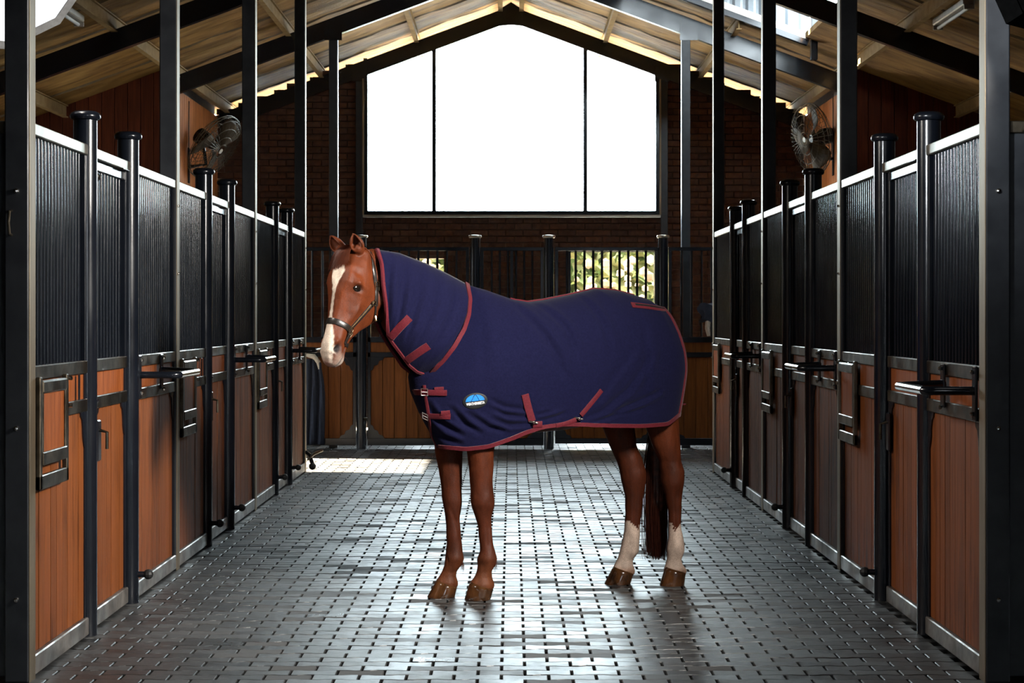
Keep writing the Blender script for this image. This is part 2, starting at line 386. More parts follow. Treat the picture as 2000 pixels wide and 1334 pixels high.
# end wall: backing with openings, then bricks
we = MB(); yb0, yb1 = YE+.03, YE+.23
WX0, WX1, WZ0 = -1.93, 1.95, 2.90
def topw(x): return math.floor((5.70-SL*abs(x))/.0855)*.0855
cuts = sorted(set([-4.0, 4.0, WX0, WX1, -1.27, -.90, .78, 1.95]+[round(-3.9+.24*k, 3) for k in range(33)]))
for a, b in zip(cuts[:-1], cuts[1:]):
    m_ = (a+b)/2; t_ = topw(m_); spans = [(0, t_)]
    def cut(spans, z0, z1):
        out = []
        for s0, s1 in spans:
            if z1 <= s0 or z0 >= s1: out.append((s0, s1)); continue
            if z0 > s0: out.append((s0, z0))
            if z1 < s1: out.append((z1, s1))
        return out
    if WX0 < m_ < WX1: spans = cut(spans, WZ0, 9)
    if .78 < m_ < 1.95: spans = cut(spans, -1, 2.36)
    if -1.27 < m_ < -.90: spans = cut(spans, 1.2, 2.27)
    for s0, s1 in spans: we.box(a, b, yb0, yb1, s0, s1)
wall_end = structure(we.build('wall_end', M['mortar']))
bme = [MB().box(-.1125, .1125, -.045, .045, -.038, .038, .004).mesh('brick', M['brick']) for _ in range(1)][0]
cells = []
for r_ in range(70):
    z = .045+r_*.0855
    x = -3.95+(.12 if r_ % 2 else 0)
    while x < 3.95:
        a, b = max(x-.1125, -3.95), min(x+.1125, 3.95)
        subs = [(a, b)]
        def ex(subs, p0, p1):
            out = []
            for s0, s1 in subs:
                if p1 <= s0 or p0 >= s1: out.append((s0, s1)); continue
                if p0 > s0: out.append((s0, p0))
                if p1 < s1: out.append((p1, s1))
            return out
        if z+.03 > WZ0-.05: subs = ex(subs, WX0-.12, WX1+.12)
        if z < 2.36+.04: subs = ex(subs, .78, 1.95)
        if 1.2 < z < 2.27: subs = ex(subs, -1.27, -.90)
        for s0, s1 in subs:
            if s1-s0 > .05 and z+.038 < topw((s0+s1)/2)+.01: cells.append(((s0+s1)/2, z, (s1-s0)/.225))
        x += .235
# individually built bricks: the ones that show (beside the window, between window and gates)
def vis(c):
    x, z, _ = c; px = CX+x*FPX/YE; py = CY-(z-CZ)*FPX/YE
    if py > 480 or py < 0 or not 430 < px < 1570: return 9e9
    if z > rb(x)-.05: return 5e3
    if 600 < px < 700 or 1300 < px < 1400 or (700 < px < 1300 and py > 412): return py-(1000 if py > 412 else 0)
    return 1e3+abs(px-1000)
cells.sort(key=vis)
stuffb = MB()
for i, (x, z, s) in enumerate(cells):
    jy = random.gauss(0, .002)
    if i < 296: inst('brick', bme, wall_end, (x, YE+.03+jy, z), (s, 1, 1))
    else: stuffb.box(x-.1125*s, x+.1125*s, YE-.015+jy, YE+.075+jy, z-.038, z+.038)
stuffb.build('brick', M['brick'], wall_end, fix=False)['kind'] = 'stuff'

# window in the gable
win = MB()
def bar(mb, x0, z0, x1, z1, w, y0, y1):
    d = Vector((x1-x0, z1-z0)).normalized(); nx, nz = -d.y*w/2, d.x*w/2
    mb.prism([(x0+nx, z0+nz), (x1+nx, z1+nz), (x1-nx, z1-nz), (x0-nx, z0-nz)], 1, y0, y1)
fy0, fy1 = YE-.06, YE+.05
zt = lambda x: 5.43-SL*abs(x)+.02
bar(win, WX0-.01, WZ0-.03, WX0-.01, zt(WX0), .05, fy0, fy1); bar(win, WX1+.01, WZ0-.03, WX1+.01, zt(WX1), .05, fy0, fy1)
bar(win, WX0-.04, WZ0-.02, WX1+.04, WZ0-.02, .05, fy0-.02, fy1)
bar(win, WX0-.04, zt(WX0), 0, zt(0)+.02, .06, fy0, fy1); bar(win, 0, zt(0)+.02, WX1+.04, zt(WX1), .06, fy0, fy1)
window_1 = structure(win.build('window_1', M['black']))
XM = [(848-CX)*YE/FPX, (1143-CX)*YE/FPX]
for x in XM: bar_ = MB(); bar(bar_, x, WZ0, x, zt(x), .052, fy0, fy1); bar_.build('mullion', M['black'], window_1)
for a, b in ((WX0, XM[0]), (XM[0], XM[1]), (XM[1], WX1)):
    a2, b2 = a+.017, b-.017
    poly = [(a2, WZ0), (b2, WZ0), (b2, zt(b2))]+([(0, zt(0))] if a2 < 0 < b2 else [])+[(a2, zt(a2))]
    MB().prism(poly, 1, YE-.005, YE+.003).build('pane', M['glass'], window_1)
MB().box(WX0-.05, WX1+.05, YE-.10, YE-.02, WZ0-.085, WZ0-.05, .004).build('window_sill', M['galv'], window_1)
for x in (WX0-.045, WX1+.045): MB().box(x-.012, x+.012, YE-.098, YE-.062, WZ0-.05, zt(x)-.05, .003).build('lit_edge_trim', M['strip'], window_1)  # paler strips put on for the light along the frame edges
for i, x in enumerate((WX0-.10, WX1+.10)):
    t = MB().box(x-.045, x+.045, YE-.09, YE-.005, 0, rb(x)-.005, .004).build('steel_column', M['col'])
    tag(t, ('dark steel column framing the gable window on the %s side' % ('left', 'right')[i]), 'column', 'window columns')
structure(MB().box(.76, .80, YE-.03, YE+.24, 0, 2.4).box(1.93, 1.97, YE-.03, YE+.24, 0, 2.4).box(.76, 1.97, YE-.03, YE+.24, 2.36, 2.41).build('door_1', M['black']))

# outside: yard, hedge, eave soffit support
structure(MB().box(-26, 26, YE+.1, 60, -.2, -.04).box(-30, -5.85, 5, YE+.1, -.2, -.04).build('yard_ground', M['yard']))
hb = MB()
for k in range(2600):
    x, z = random.uniform(-6, 8), random.uniform(0, 3.0); y_ = 33+random.uniform(-.8, .8)+.2*z
    s_ = random.uniform(.06, .16); d1 = Vector((random.gauss(0, 1), random.gauss(0, 1), random.gauss(0, 1))).normalized(); d2 = d1.orthogonal().normalized()
    c = Vector((x, y_, z)); d3 = d1.cross(d2)*.012
    hb.add([c-d1*s_, c-d2*s_*.5+d3, c+d1*s_, c+d2*s_*.5+d3], [(0, 1, 2), (0, 2, 3)])
structure(MB().box(-9.2, -9.0, 8, 30, -.04, 2.7).build('wall_sky_block', M['concrete']))  # unseen wall added to hold back sky light at the side passage
core_ = MB(); ncx, ncz = 90, 26
for i in range(ncx+1):
    for j in range(ncz+1): core_.v.append((-7+15*i/ncx, 33.7+.35*math.sin(i*1.3+j*.7)*math.sin(j*1.1+i*.5)+.1*math.sin(i*3.7+j*2.9), -.04+3.4*j/ncz))
for i in range(ncx):
    for j in range(ncz): a = i*(ncz+1)+j; core_.f.append((a, a+ncz+1, a+ncz+2, a+1))
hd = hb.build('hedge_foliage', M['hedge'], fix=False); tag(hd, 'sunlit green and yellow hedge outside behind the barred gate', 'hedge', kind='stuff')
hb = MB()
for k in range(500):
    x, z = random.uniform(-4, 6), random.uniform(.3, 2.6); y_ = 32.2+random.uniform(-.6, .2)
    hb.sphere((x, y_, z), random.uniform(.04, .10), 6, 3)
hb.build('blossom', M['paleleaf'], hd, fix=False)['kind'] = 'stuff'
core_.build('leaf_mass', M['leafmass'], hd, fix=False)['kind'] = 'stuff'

# clerestory upstand of corrugated cladding seen through the roof opening, with flashing
cl = thing('corrugated_upstand', (2.3, 20.42, deck(2.3)), 'pale grey corrugated upstand above the roof opening at upper right', 'cladding')
mb = MB(); n = 70; rg0, rg1 = [], []
for k in range(n+1):
    x = 1.25+k*(2.05/n); yy = 20.40+(.02 if (k % 5) in (0, 1) else 0)
    mb.v += [(x, yy, deck(x)+.02), (x, yy, 6.6), (x, yy+.01, deck(x)+.02), (x, yy+.01, 6.6)]
for k in range(n):
    a = 4*k; mb.f += [(a, a+4, a+5, a+1), (a+2, a+3, a+7, a+6)]
mb.build('sheet', M['clad'], cl)
mb = MB(); bar(mb, 1.25, deck(1.25)+.03, 3.28, deck(3.28)+.03, .07, 20.34, 20.38); mb.build('flashing', M['galv'], cl)
mb = MB(); bar(mb, 1.25, deck(1.25)-.04, 3.28, deck(3.28)-.04, .06, 20.34, 20.42); mb.build('trimmer', M['black'], cl)
tag(MB().box(3.31, 3.38, 20.30, 20.40, rb(3.26)+.1, 6.0, .004).build('steel_post', M['black']), 'short dark post at the outer corner of the roof opening', 'post')

# ------------------------------------------------------------------ columns, rafters, purlins
ordn = ['nearest', 'second', 'third', 'fourth', 'fifth']
for side, X0 in ((-1, XL), (1, XR)):
    sn = 'left' if side < 0 else 'right'
    for i, d in enumerate(BAYS):
        x0, x1 = X0, X0+side*.10
        c = thing('steel_column', ((x0+x1)/2, d+.05, 0), '%s dark steel roof column along the %s side of the aisle' % (ordn[i], sn), 'column', 'roof columns of the aisle')
        MB().box(x0, x1, d, d+.10, 0, rb((x0+x1)/2)-.01, .006).build('shaft', M['col'], c)
        if i < 4:
            xs = x0-side*.003
            MB().box(xs, x0+side*.002, d+.004, d+.096, 0, rb(x0)-.03, .001).build('lit_side_strip', M['strip'], c)  # paler cover imitating the window light on the shaft's aisle face
        for z in ((1.04, .34, 2.01) if i == 0 else (1.75, 2.15)):
            xb = (x0+x1)/2
            MB().sphere((xb, d-.004, z) if i == 0 else (x0-side*.004, d+.05, z), .011 if i == 0 else .008, 8, 5).build('bolt', M['chrome'], c)
        if i == 0 and side < 0:
            MB().tube([(x0-.07, d-.002, 1.93), (x0-.07, d-.035, 1.925), (x0-.07, d-.05, 1.88), (x0-.07, d-.035, 1.835), (x0-.07, d-.002, 1.83)], .006, 8).build('tie_ring', M['rail'], c)
raf_y = BAYS+[YE-.08]
for i, d in enumerate(raf_y):
    xe = 5.6 if i < 4 else 3.9
    for side in (-1, 1):
        mb = MB(); x1 = side*xe
        mb.prism([(0, rb(0)), (x1, rb(x1)), (x1, rb(x1)+.21), (0, rb(0)+.21)], 1, d, d+.09)
        lab = '%s dark roof rafter counted from the camera, %s slope' % (['nearest', 'second', 'third', 'fourth', 'fifth', 'sixth'][i], 'left' if side < 0 else 'right')
        o = thing('roof_rafter', (side*1.5, d, rb(1.5)), lab, 'rafter', 'roof rafters')
        mb.build('beam', M['black'], o)
        mb = MB(); xc = side*2.02
        mb.prism([(xc-.10, rb(2.1)-.02), (xc+.10, rb(2.1)-.02), (xc+.10, rb(2.1)+.18), (xc-.10, rb(2.1)+.18)], 1, d-.012, d+.0); mb.build('splice_plate', M['black'], o)
    mb = MB(); mb.prism([(-.16, rb(.16)-.0), (0, rb(0)-.045), (.16, rb(.16)), (.16, rb(.16)+.22), (0, rb(0)+.26), (-.16, rb(.16)+.22)], 1, d-.014, d-.002)
    tag(mb.build('ridge_plate', M['black']), '%s ridge plate joining the two rafters at the roof apex' % ['nearest', 'second', 'third', 'fourth', 'fifth', 'sixth'][i], 'plate', 'ridge plates')
edges = [-3.5]+[d for d in raf_y]
for k, xp in enumerate((-5.05, -3.79, -2.53, -1.26, -.14, .14, 1.26, 2.53, 3.79, 5.05)):
    names = {0: 'outermost cream roof purlin over the left stalls', 1: 'cream roof purlin above the left stall fronts near the fan', 2: 'cream roof purlin above the left stall posts', 3: 'cream roof purlin halfway up the left roof slope', 4: 'cream ridge purlin left of the apex',
             5: 'cream ridge purlin right of the apex', 6: 'cream roof purlin halfway up the right roof slope', 7: 'cream roof purlin above the right stall posts', 8: 'cream roof purlin above the right stalls near the fan', 9: 'outermost cream roof purlin over the right stalls'}
    z0 = deck(xp)-.155; y1 = 20.9 if abs(xp) > 4 else 26.0
    mb = MB()
    mb.box(xp-.03, xp+.03, -3.5, y1, z0, z0+.012); mb.box(xp-.008, xp+.008, -3.5, y1, z0+.012, deck(xp)-.012); mb.box(xp-.03, xp+.03, -3.5, y1, z0+.13, z0+.142)
    if 1.3 < xp < 3.2:
        mb = MB()
        for ya, yb in ((-3.5, 17.9), (20.45, 26.0)): mb.box(xp-.03, xp+.03, ya, yb, z0, z0+.012); mb.box(xp-.008, xp+.008, ya, yb, z0+.012, deck(xp)-.012); mb.box(xp-.03, xp+.03, ya, yb, z0+.13, z0+.142)
    tag(mb.build('roof_purlin', M['purlin']), names[k], 'purlin', 'roof purlins')

# ------------------------------------------------------------------ stall fronts
ZT, ZM1, ZM0, ZL1, ZL0, ZB = 2.30, 1.292, 1.232, 1.115, 1.055, .095
barme = MB().tube([(0, 0, -.5), (0, 0, .5)], .0105, 10).mesh('bar', M['bar'], smooth=True)
plankme = MB().box(-.011, .011, -.5, .5, -.5, .5, .003).mesh('plank', M['wood'])
def gusset(side, xc, yc, zc, sy):
    pts = [(0, 0), (.085, 0), (.08, -.02), (.05, -.035), (.035, -.075), (.03, -.12), (.012, -.16), (0, -.17)]
    mb = MB(); mb.prism([(yc+sy*p_[0], zc+p_[1]) for p_ in pts], 0, xc-side*.004, xc+side*.004); return mb
def lower(root, side, xc, y0, y1):
    xf = xc-side*.025; xb = xc+side*.025
    MB().box(xf, xb, y0, y1, ZM0, ZM1, .004).build('middle_rail', M['rail'], root)
    MB().box(xf, xb, y0, y1, ZL0, ZL1, .004).build('lower_rail', M['rail'], root)
    MB().box(xf-side*.006, xb, y0, y1, .012, ZB, .005).build('base_channel', M['base'], root)
    for ya in (y0, y1-.03): MB().box(xf+side*.004, xb, ya, ya+.03, ZB, ZT-.05, .003).build('stile', M['black'], root)
    n = max(1, round((y1-y0-.06)/.098)); w = (y1-y0-.06)/n
    for k in range(n): inst('plank', plankme, root, (xc+random.gauss(0, .0008), y0+.03+w*(k+.5), (ZB+ZL0)/2), (1, w-.004, ZL0-ZB))
    MB().box(xc-.011, xc+.011, y0+.03, y1-.03, ZL1, ZM0).build('upper_board', M['wood2'], root)
    for yc, sy in ((y0+.03, 1), (y1-.03, -1)): gusset(side, xf+side*.010, yc, ZL0, sy).build('gusset', M['black'], root)
def bars(root, xc, y0, y1, z0, z1, pitch):
    n = int((y1-y0)/pitch); p_ = (y1-y0)/(n+1)
    for k in range(n): inst('bar', barme, root, (xc, y0+p_*(k+1), (z0+z1)/2), (1, 1, z1-z0))
def panel(side, X0, y0, y1, label, hatch=None, rack=None, top=None):
    xc = X0+side*.03
    root = thing('stall_panel', (xc, (y0+y1)/2, 0), label, 'stall panel', 'barred stall panels')
    lower(root, side, xc, y0, y1)
    xf = xc-side*.027
    MB().box(xf, xc+side*.027, y0 if top is None else top[0], y1 if top is None else top[1], ZT-.05, ZT, .004).build('top_rail', M['galv'], root)
    bars(root, xc, y0+.03, y1-.03, ZM1, ZT-.05, .060)
    if hatch:
        h0, h1 = hatch; hz0, hz1 = .775, 1.245; xo = xf-side*.022
        f = MB().box(xo, xf, h0, h0+.035, hz0, hz1, .004).box(xo, xf, h1-.035, h1, hz0, hz1, .004).box(xo, xf, h0, h1, hz0, hz0+.06, .004).build('hatch_frame', M['rail'], root)
        d = MB().box(xo-side*.004, xf, h0+.037, h1-.037, hz0+.10, hz0+.155, .004).box(xo-side*.004, xf, h0+.037, h1-.037, hz1-.07, hz1-.015, .008).box(xo, xf, h0+.037, h0+.060, hz0+.10, hz1-.015, .003).box(xo, xf, h1-.060, h1-.037, hz0+.10, hz1-.015, .003)
        d.build('hatch_door', M['rail'], f)
        MB().box(xo+side*.008, xo+side*.018, h0+.06, h1-.06, hz0+.155, hz1-.07).build('hatch_board', M['wood2'], f)
        for zz in (hz1-.02, hz1-.14): MB().tube([(xo-side*.012, h1+.012, zz), (xo+side*.01, h1+.012, zz)], .009, 8).build('bolt', M['chrome'], f)
    if rack:
        r0, r1, sgn = rack; xo = X0-side*.21; z = 1.187      # U-shaped rug rail
        ra = MB().tube([(xo, r0+sgn*.03, z), (xo, r1-sgn*.02, z)], .019, 12).build('rug_rail', M['chrome'], root, smooth=True)
        MB().tube([(xf, r0, z), (xo+side*.04, r0, z), (xo+side*.012, r0+sgn*.01, z), (xo, r0+sgn*.03, z)], .0192, 10).build('arm', M['black'], ra, smooth=True)
        MB().tube([(xo, r1-sgn*.02, z), (xo+side*.03, r1, z), (xf, r1+sgn*.03, z)], [.0192, .020, .028], 10).build('arm', M['black'], ra, smooth=True)
        MB().box(xf-side*.012, xf, r0-.03, r0+.03, 1.06, 1.29, .004).build('bracket', M['black'], ra)
        MB().box(xf-side*.010, xf, r1-.035+sgn*.03, r1+.035+sgn*.03, 1.09, 1.285, .004).build('bracket', M['black'], ra)
        for yy in (r0, r1+sgn*.03):
            for zz in (1.09, 1.265): MB().sphere((xf-side*.018, yy, zz), .011, 8, 4).build('bolt', M['chrome'], ra)
    ym = (y0+y1)/2
    if not rack:
        mb = MB(); mb.box(xf-side*.004, xf, ym+.28, ym+.31, ZL1, ZM0, .002); mb.build('strap_plate', M['black'], root)
    return root
def door(side, X0, y0, y1, label, hinge):
    xc = X0+side*.045
    root = thing('stall_door', (xc, (y0+y1)/2, 0), label, 'stall door', 'barred stall doors')
    lower(root, side, xc, y0, y1)
    xf, xb = xc-side*.022, xc+side*.022
    MB().box(xf, xb, y0, y1, ZT-.10, ZT-.056, .004).build('top_rail', M['black'], root)
    bars(root, xc, y0+.03, y1-.03, ZM1, ZT-.10, .075)
    MB().box(xf-side*.016, xf, y0+.02 if hinge > 0 else y1-.09, y0+.09 if hinge > 0 else y1-.02, .80, 1.0, .01).build('latch_plate', M['black'], root)
    MB().tube([(xf-side*.016, y0+.055 if hinge > 0 else y1-.055, .95), (xf-side*.05, y0+.055 if hinge > 0 else y1-.055, .94), (xf-side*.05, y0+.055 if hinge > 0 else y1-.055, .86)], .008, 8).build('latch_handle', M['rail'], root)
    MB().box(xf-side*.03, xb+side*.02, y1-.22 if hinge > 0 else y0+.06, y1-.06 if hinge > 0 else y0+.22, ZT-.056, ZT-.050, .002).build('pivot_plate', M['rail'], root)
    return root
def gpost(side, X0, y, label, clamp, stop):
    x = X0+side*.030
    root = thing('gate_post', (x, y, 0), label, 'gate post', 'round gate posts')
    MB().lathe([(.055, 0), (.055, 2.425)], x, y, 24).build('tube', M['black'], root, smooth=True)
    MB().lathe([(.056, 2.418), (.066, 2.422), (.071, 2.432), (.071, 2.442), (.066, 2.452), (.052, 2.460), (.0, 2.462)], x, y, 24).build('cap', M['black'], root, smooth=True)
    xs = x-side*.055
    if clamp:
        c = MB().box(x-.03, x+.03, y+clamp*.05, y+clamp*.11, 2.12, 2.20, .006).build('hinge_clamp', M['rail'], root)
        MB().sphere((x-side*.02, y+clamp*.12, 2.16), .024, 10, 6).build('bolt', M['chrome'], c)
        MB().sphere((xs+side*.02, y+clamp*.055, 1.1), .016, 8, 5).build('pin', M['chrome'], root)
    if stop:
        s_ = MB().tube([(xs+side*.01, y, .15), (xs-side*.045, y, .15)], .016, 10).build('door_stop', M['black'], root)
        MB().sphere((xs-side*.05, y, .15), .027, 10, 6).build('rubber_buffer', M['rubber'], s_)
    return root
bn = ['first', 'second', 'third']
# measured post depths per bay, left and right
LP = [(8.66, 9.63), (12.00, 12.98), (15.44, 16.42)]
RP = [(8.69, 9.72), (12.01, 13.02), (15.28, 16.14)]
for i in range(3):
    for side, X0, PP in ((-1, XL, LP), (1, XR, RP)):
        sn = 'left' if side < 0 else 'right'; a, b = PP[i]; d0, d1 = BAYS[i]+.105, BAYS[i+1]-.004
        near = 'barred stall panel nearest the camera in the %s stall on the %s, %s' ; 
        if side < 0:
            panel(side, X0, d0, a-.06, 'near barred panel of the %s stall on the left, with a feed hatch' % bn[i], hatch=(d0+.01, d0+.50))
            panel(side, X0, b+.06, d1, 'far barred panel of the %s stall on the left, with a rug rail' % bn[i], rack=(b+.13, b+.72, 1))
        else:
            panel(side, X0, d0, a-.06, 'near barred panel of the %s stall on the right, with a rug rail' % bn[i], rack=(d0+.06, a-.50+.05, 1))
            panel(side, X0, b+.06, d1, 'far barred panel of the %s stall on the right, with a feed hatch' % bn[i], hatch=(d1-.52, d1-.02))
        door(side, X0, a+(.15 if side < 0 else .07), b-(.07 if side < 0 else .12), 'barred door of the %s stall on the %s, between two round posts' % (bn[i], sn), 1 if side < 0 else -1)
        xh = X0+side*.03; tag(MB().box(xh-.025, xh+.025, a+.058, b-.058, ZT-.05, ZT, .004).build('header_rail', M['galv']), 'bright header rail over the door of the %s stall on the %s' % (bn[i], sn), 'rail', 'header rails over the stall doors')
        gpost(side, X0, a, 'nearer round gate post of the %s stall on the %s' % (bn[i], sn), 1 if side < 0 else 0, 1 if (side < 0 and i) else 0)
        gpost(side, X0, b, 'farther round gate post of the %s stall on the %s' % (bn[i], sn), 0, 1)
for side, X0 in ((-1, XL), (1, XR)):
    sn = 'left' if side < 0 else 'right'
    for i, d in enumerate(BAYS[:4]):
        xa, xb = X0+side*.105, side*5.68
        t = thing('stall_partition', ((xa+xb)/2, d+.05, 0), '%s dark partition between the stalls on the %s' % (ordn[i], sn), 'partition', 'stall partitions')
        MB().box(xa, xb, d+.035, d+.065, .02, 2.25, .004).build('sheet', M['col'] if i == 0 else M['concrete'], t)
        MB().box(xa, xb, d+.025, d+.075, 2.25, 2.30, .004).build('top_rail', M['rail'], t)
        if i == 0 and side > 0: MB().tube([(X0+.16, d+.03, 2.26), (X0+.16, d-.02, 2.27), (X0+.20, d-.03, 2.27)], .008, 8).build('hook', M['rail'], t)

# ------------------------------------------------------------------ gates across the far end
YG = 20.80
def gx(px): return (px-CX)*YG/FPX
def gz(py): return CZ+(CY-py)*YG/FPX
gbar = MB().tube([(0, 0, -.5), (0, 0, .5)], .0145, 8).mesh('bar', M['black'], smooth=True)
def gate(name, cat, label, x0, x1, pitch=.118, stile=None, gus=True, z0=.04, group='gates and panels across the far end'):
    root = thing(name, ((x0+x1)/2, YG, 0), label, cat, group)
    ya, yb = YG-.022, YG+.022
    MB().box(x0, x1, ya, yb, 2.235, 2.275, .003).build('top_rail', M['black'], root)
    MB().box(x0, x1, ya, yb, 1.20, 1.262, .003).build('middle_rail', M['black'], root)
    MB().box(x0, x1, ya, yb, 1.035, 1.09, .003).build('lower_rail', M['black'], root)
    MB().box(x0, x1, ya, yb, z0, .12, .003).build('bottom_rail', M['black'], root)
    for xa in ([x0, x1-.035]+([stile-.02] if stile else [])): MB().box(xa, xa+.035, ya, yb, .12, 2.235, .003).build('stile', M['black'], root)
    n = int((x1-x0-.07)/pitch); q = (x1-x0-.07)/(n+1)
    for k in range(n): inst('bar', gbar, root, (x0+.035+q*(k+1), YG, 1.75), (1, 1, .97))
    n = max(1, round((x1-x0-.07)/.135)); w = (x1-x0-.07)/n
    for k in range(n): MB().box(x0+.035+w*k+.003, x0+.035+w*(k+1)-.003, YG-.010, YG+.010, .12, 1.035, .004).build('plank', M['gatewood'], root)
    MB().box(x0+.035, x1-.035, YG+.011, YG+.018, .12, 1.035).build('backing_board', M['gatewood'], root)
    MB().box(x0+.035, x1-.035, YG-.009, YG+.009, 1.09, 1.20).build('upper_board', M['gatewood'], root)
    if gus:
        pts = [(0, 0), (.16, 0), (.14, .03), (.10, .045), (.085, .085), (.045, .10), (.03, .14), (0, .16)]
        for cx_, sx in ((x0+.03, 1), (x1-.03, -1)):
            for zc, sz in ((.12, 1), (1.035, -1)):
                mb = MB(); mb.prism([(cx_+sx*p_[0], zc+sz*p_[1]) for p_ in pts], 1, ya+.002, ya+.009); mb.build('gusset', M['black'], root)
    return root
gps = [gx(706), gx(928), gx(1072), gx(1295)]
gate('barred_panel', 'barred panel', 'barred wooden panel at the far end, behind the horse head', -3.9, gps[0]-.06, gus=True)
gate('stable_gate', 'gate', 'barred stable gate at the far end, behind the horse neck', gps[0]+.07, gps[1]-.07)
gate('barred_panel', 'barred panel', 'narrow barred panel with a centre stile, between the two gates', gps[1]+.06, gps[2]-.06, stile=gx(1000), pitch=.10)
gate('stable_gate', 'gate', 'barred stable gate with sunlit greenery showing through, behind the horse rump', gps[2]+.07, gps[3]-.06, pitch=.108, z0=.06)
gate('barred_panel', 'barred panel', 'barred wooden panel in the dark right far corner, beyond the horse tail', gps[3]+.06, 3.9)
for i, x in enumerate(gps):
    r_ = thing('gate_post', (x, YG, 0), ['round gate post behind the horse ears', 'round gate post behind the horse neck cover', 'round gate post left of the sunlit gate, behind the horse back', 'round gate post right of the sunlit gate'][i], 'gate post', 'round gate posts of the far end')
    MB().lathe([(.056, 0), (.056, 2.385)], x, YG, 16).build('tube', M['black'], r_, smooth=True)
    MB().lathe([(.057, 2.378), (.070, 2.382), (.074, 2.395), (.068, 2.41), (0, 2.416)], x, YG, 16).build('cap', M['galv'], r_, smooth=True)
    if i in (0, 2): MB().tube([(x+.03, YG-.045, .34), (x+.069, YG-.045, .34)], .018, 8).build('hinge', M['rail'], r_)
# things hung on the far panels, and the bolt at the last left column
mb = MB(); NX, NZ = 10, 14; rg = []
for j in range(NZ+1):
    z = lerp(1.02, .10, j/NZ); rg.append([(lerp(-2.30, -2.30+.17+.03*sm(j/5), k/NX), YG-.07-.02*math.sin(k*1.5+.2*j)-.01*math.sin(k*.7), z-.05*((k/NX)**2 if j < 5 else 1)) for k in range(NX+1)])
hr = thing('hanging_rug', (-2.2, YG-.05, .1), 'dark navy cloth hanging on the far panel beside the last left column', 'rug')
mb.loft(rg, caps=False, closed=False); o = mb.build('cloth', M['cloth'], hr, smooth=True, fix=False)
md = o.modifiers.new('s', 'SOLIDIFY'); md.thickness = .012
MB().tube([(-2.30, YG-.075, 1.06), (-2.22, YG-.075, 1.045), (-2.165, YG-.075, .98), (-2.155, YG-.075, .90)], [.02, .03, .026, .012], 10).build('pale_fold', M['pale'], hr, smooth=True)
lb = thing('floor_latch', (-1.90, 17.70, 0), 'small metal latch lever near the floor by the last left column', 'latch')
MB().tube([(-1.97, 17.66, .20), (-1.93, 17.66, .17), (-1.90, 17.66, .07)], .02, 8).build('body', M['black'], lb)
MB().tube([(-1.95, 17.65, .12), (-1.88, 17.64, .18), (-1.80, 17.63, .215)], .011, 8).build('lever', M['galv'], lb)
MB().sphere((-1.90, 17.64, .06), .035, 10, 6).build('foot', M['rubber'], lb)
dc = thing('draped_cloth', (2.22, YG-.05, 1.25), 'dark cloth draped over the bars in the right far corner', 'cloth')
mb = MB(); rg = []
for j in range(9):
    z = lerp(1.63, 1.44, j/8); w = .09+.03*math.sin(j*.8); rg.append([(2.21+w*math.cos(2*math.pi*k/12), YG-.055+.03*math.sin(2*math.pi*k/12)+.006*math.sin(k*3), z+.02*math.sin(k)) for k in range(12)])
mb.loft(rg).build('cloth', M['cloth'], dc, smooth=True)
MB().tube([(2.22, YG-.05, 1.46), (2.21, YG-.055, 1.36), (2.225, YG-.05, 1.275)], [.03, .028, .02], 8).build('pale_tail', M['pale'], dc, smooth=True)

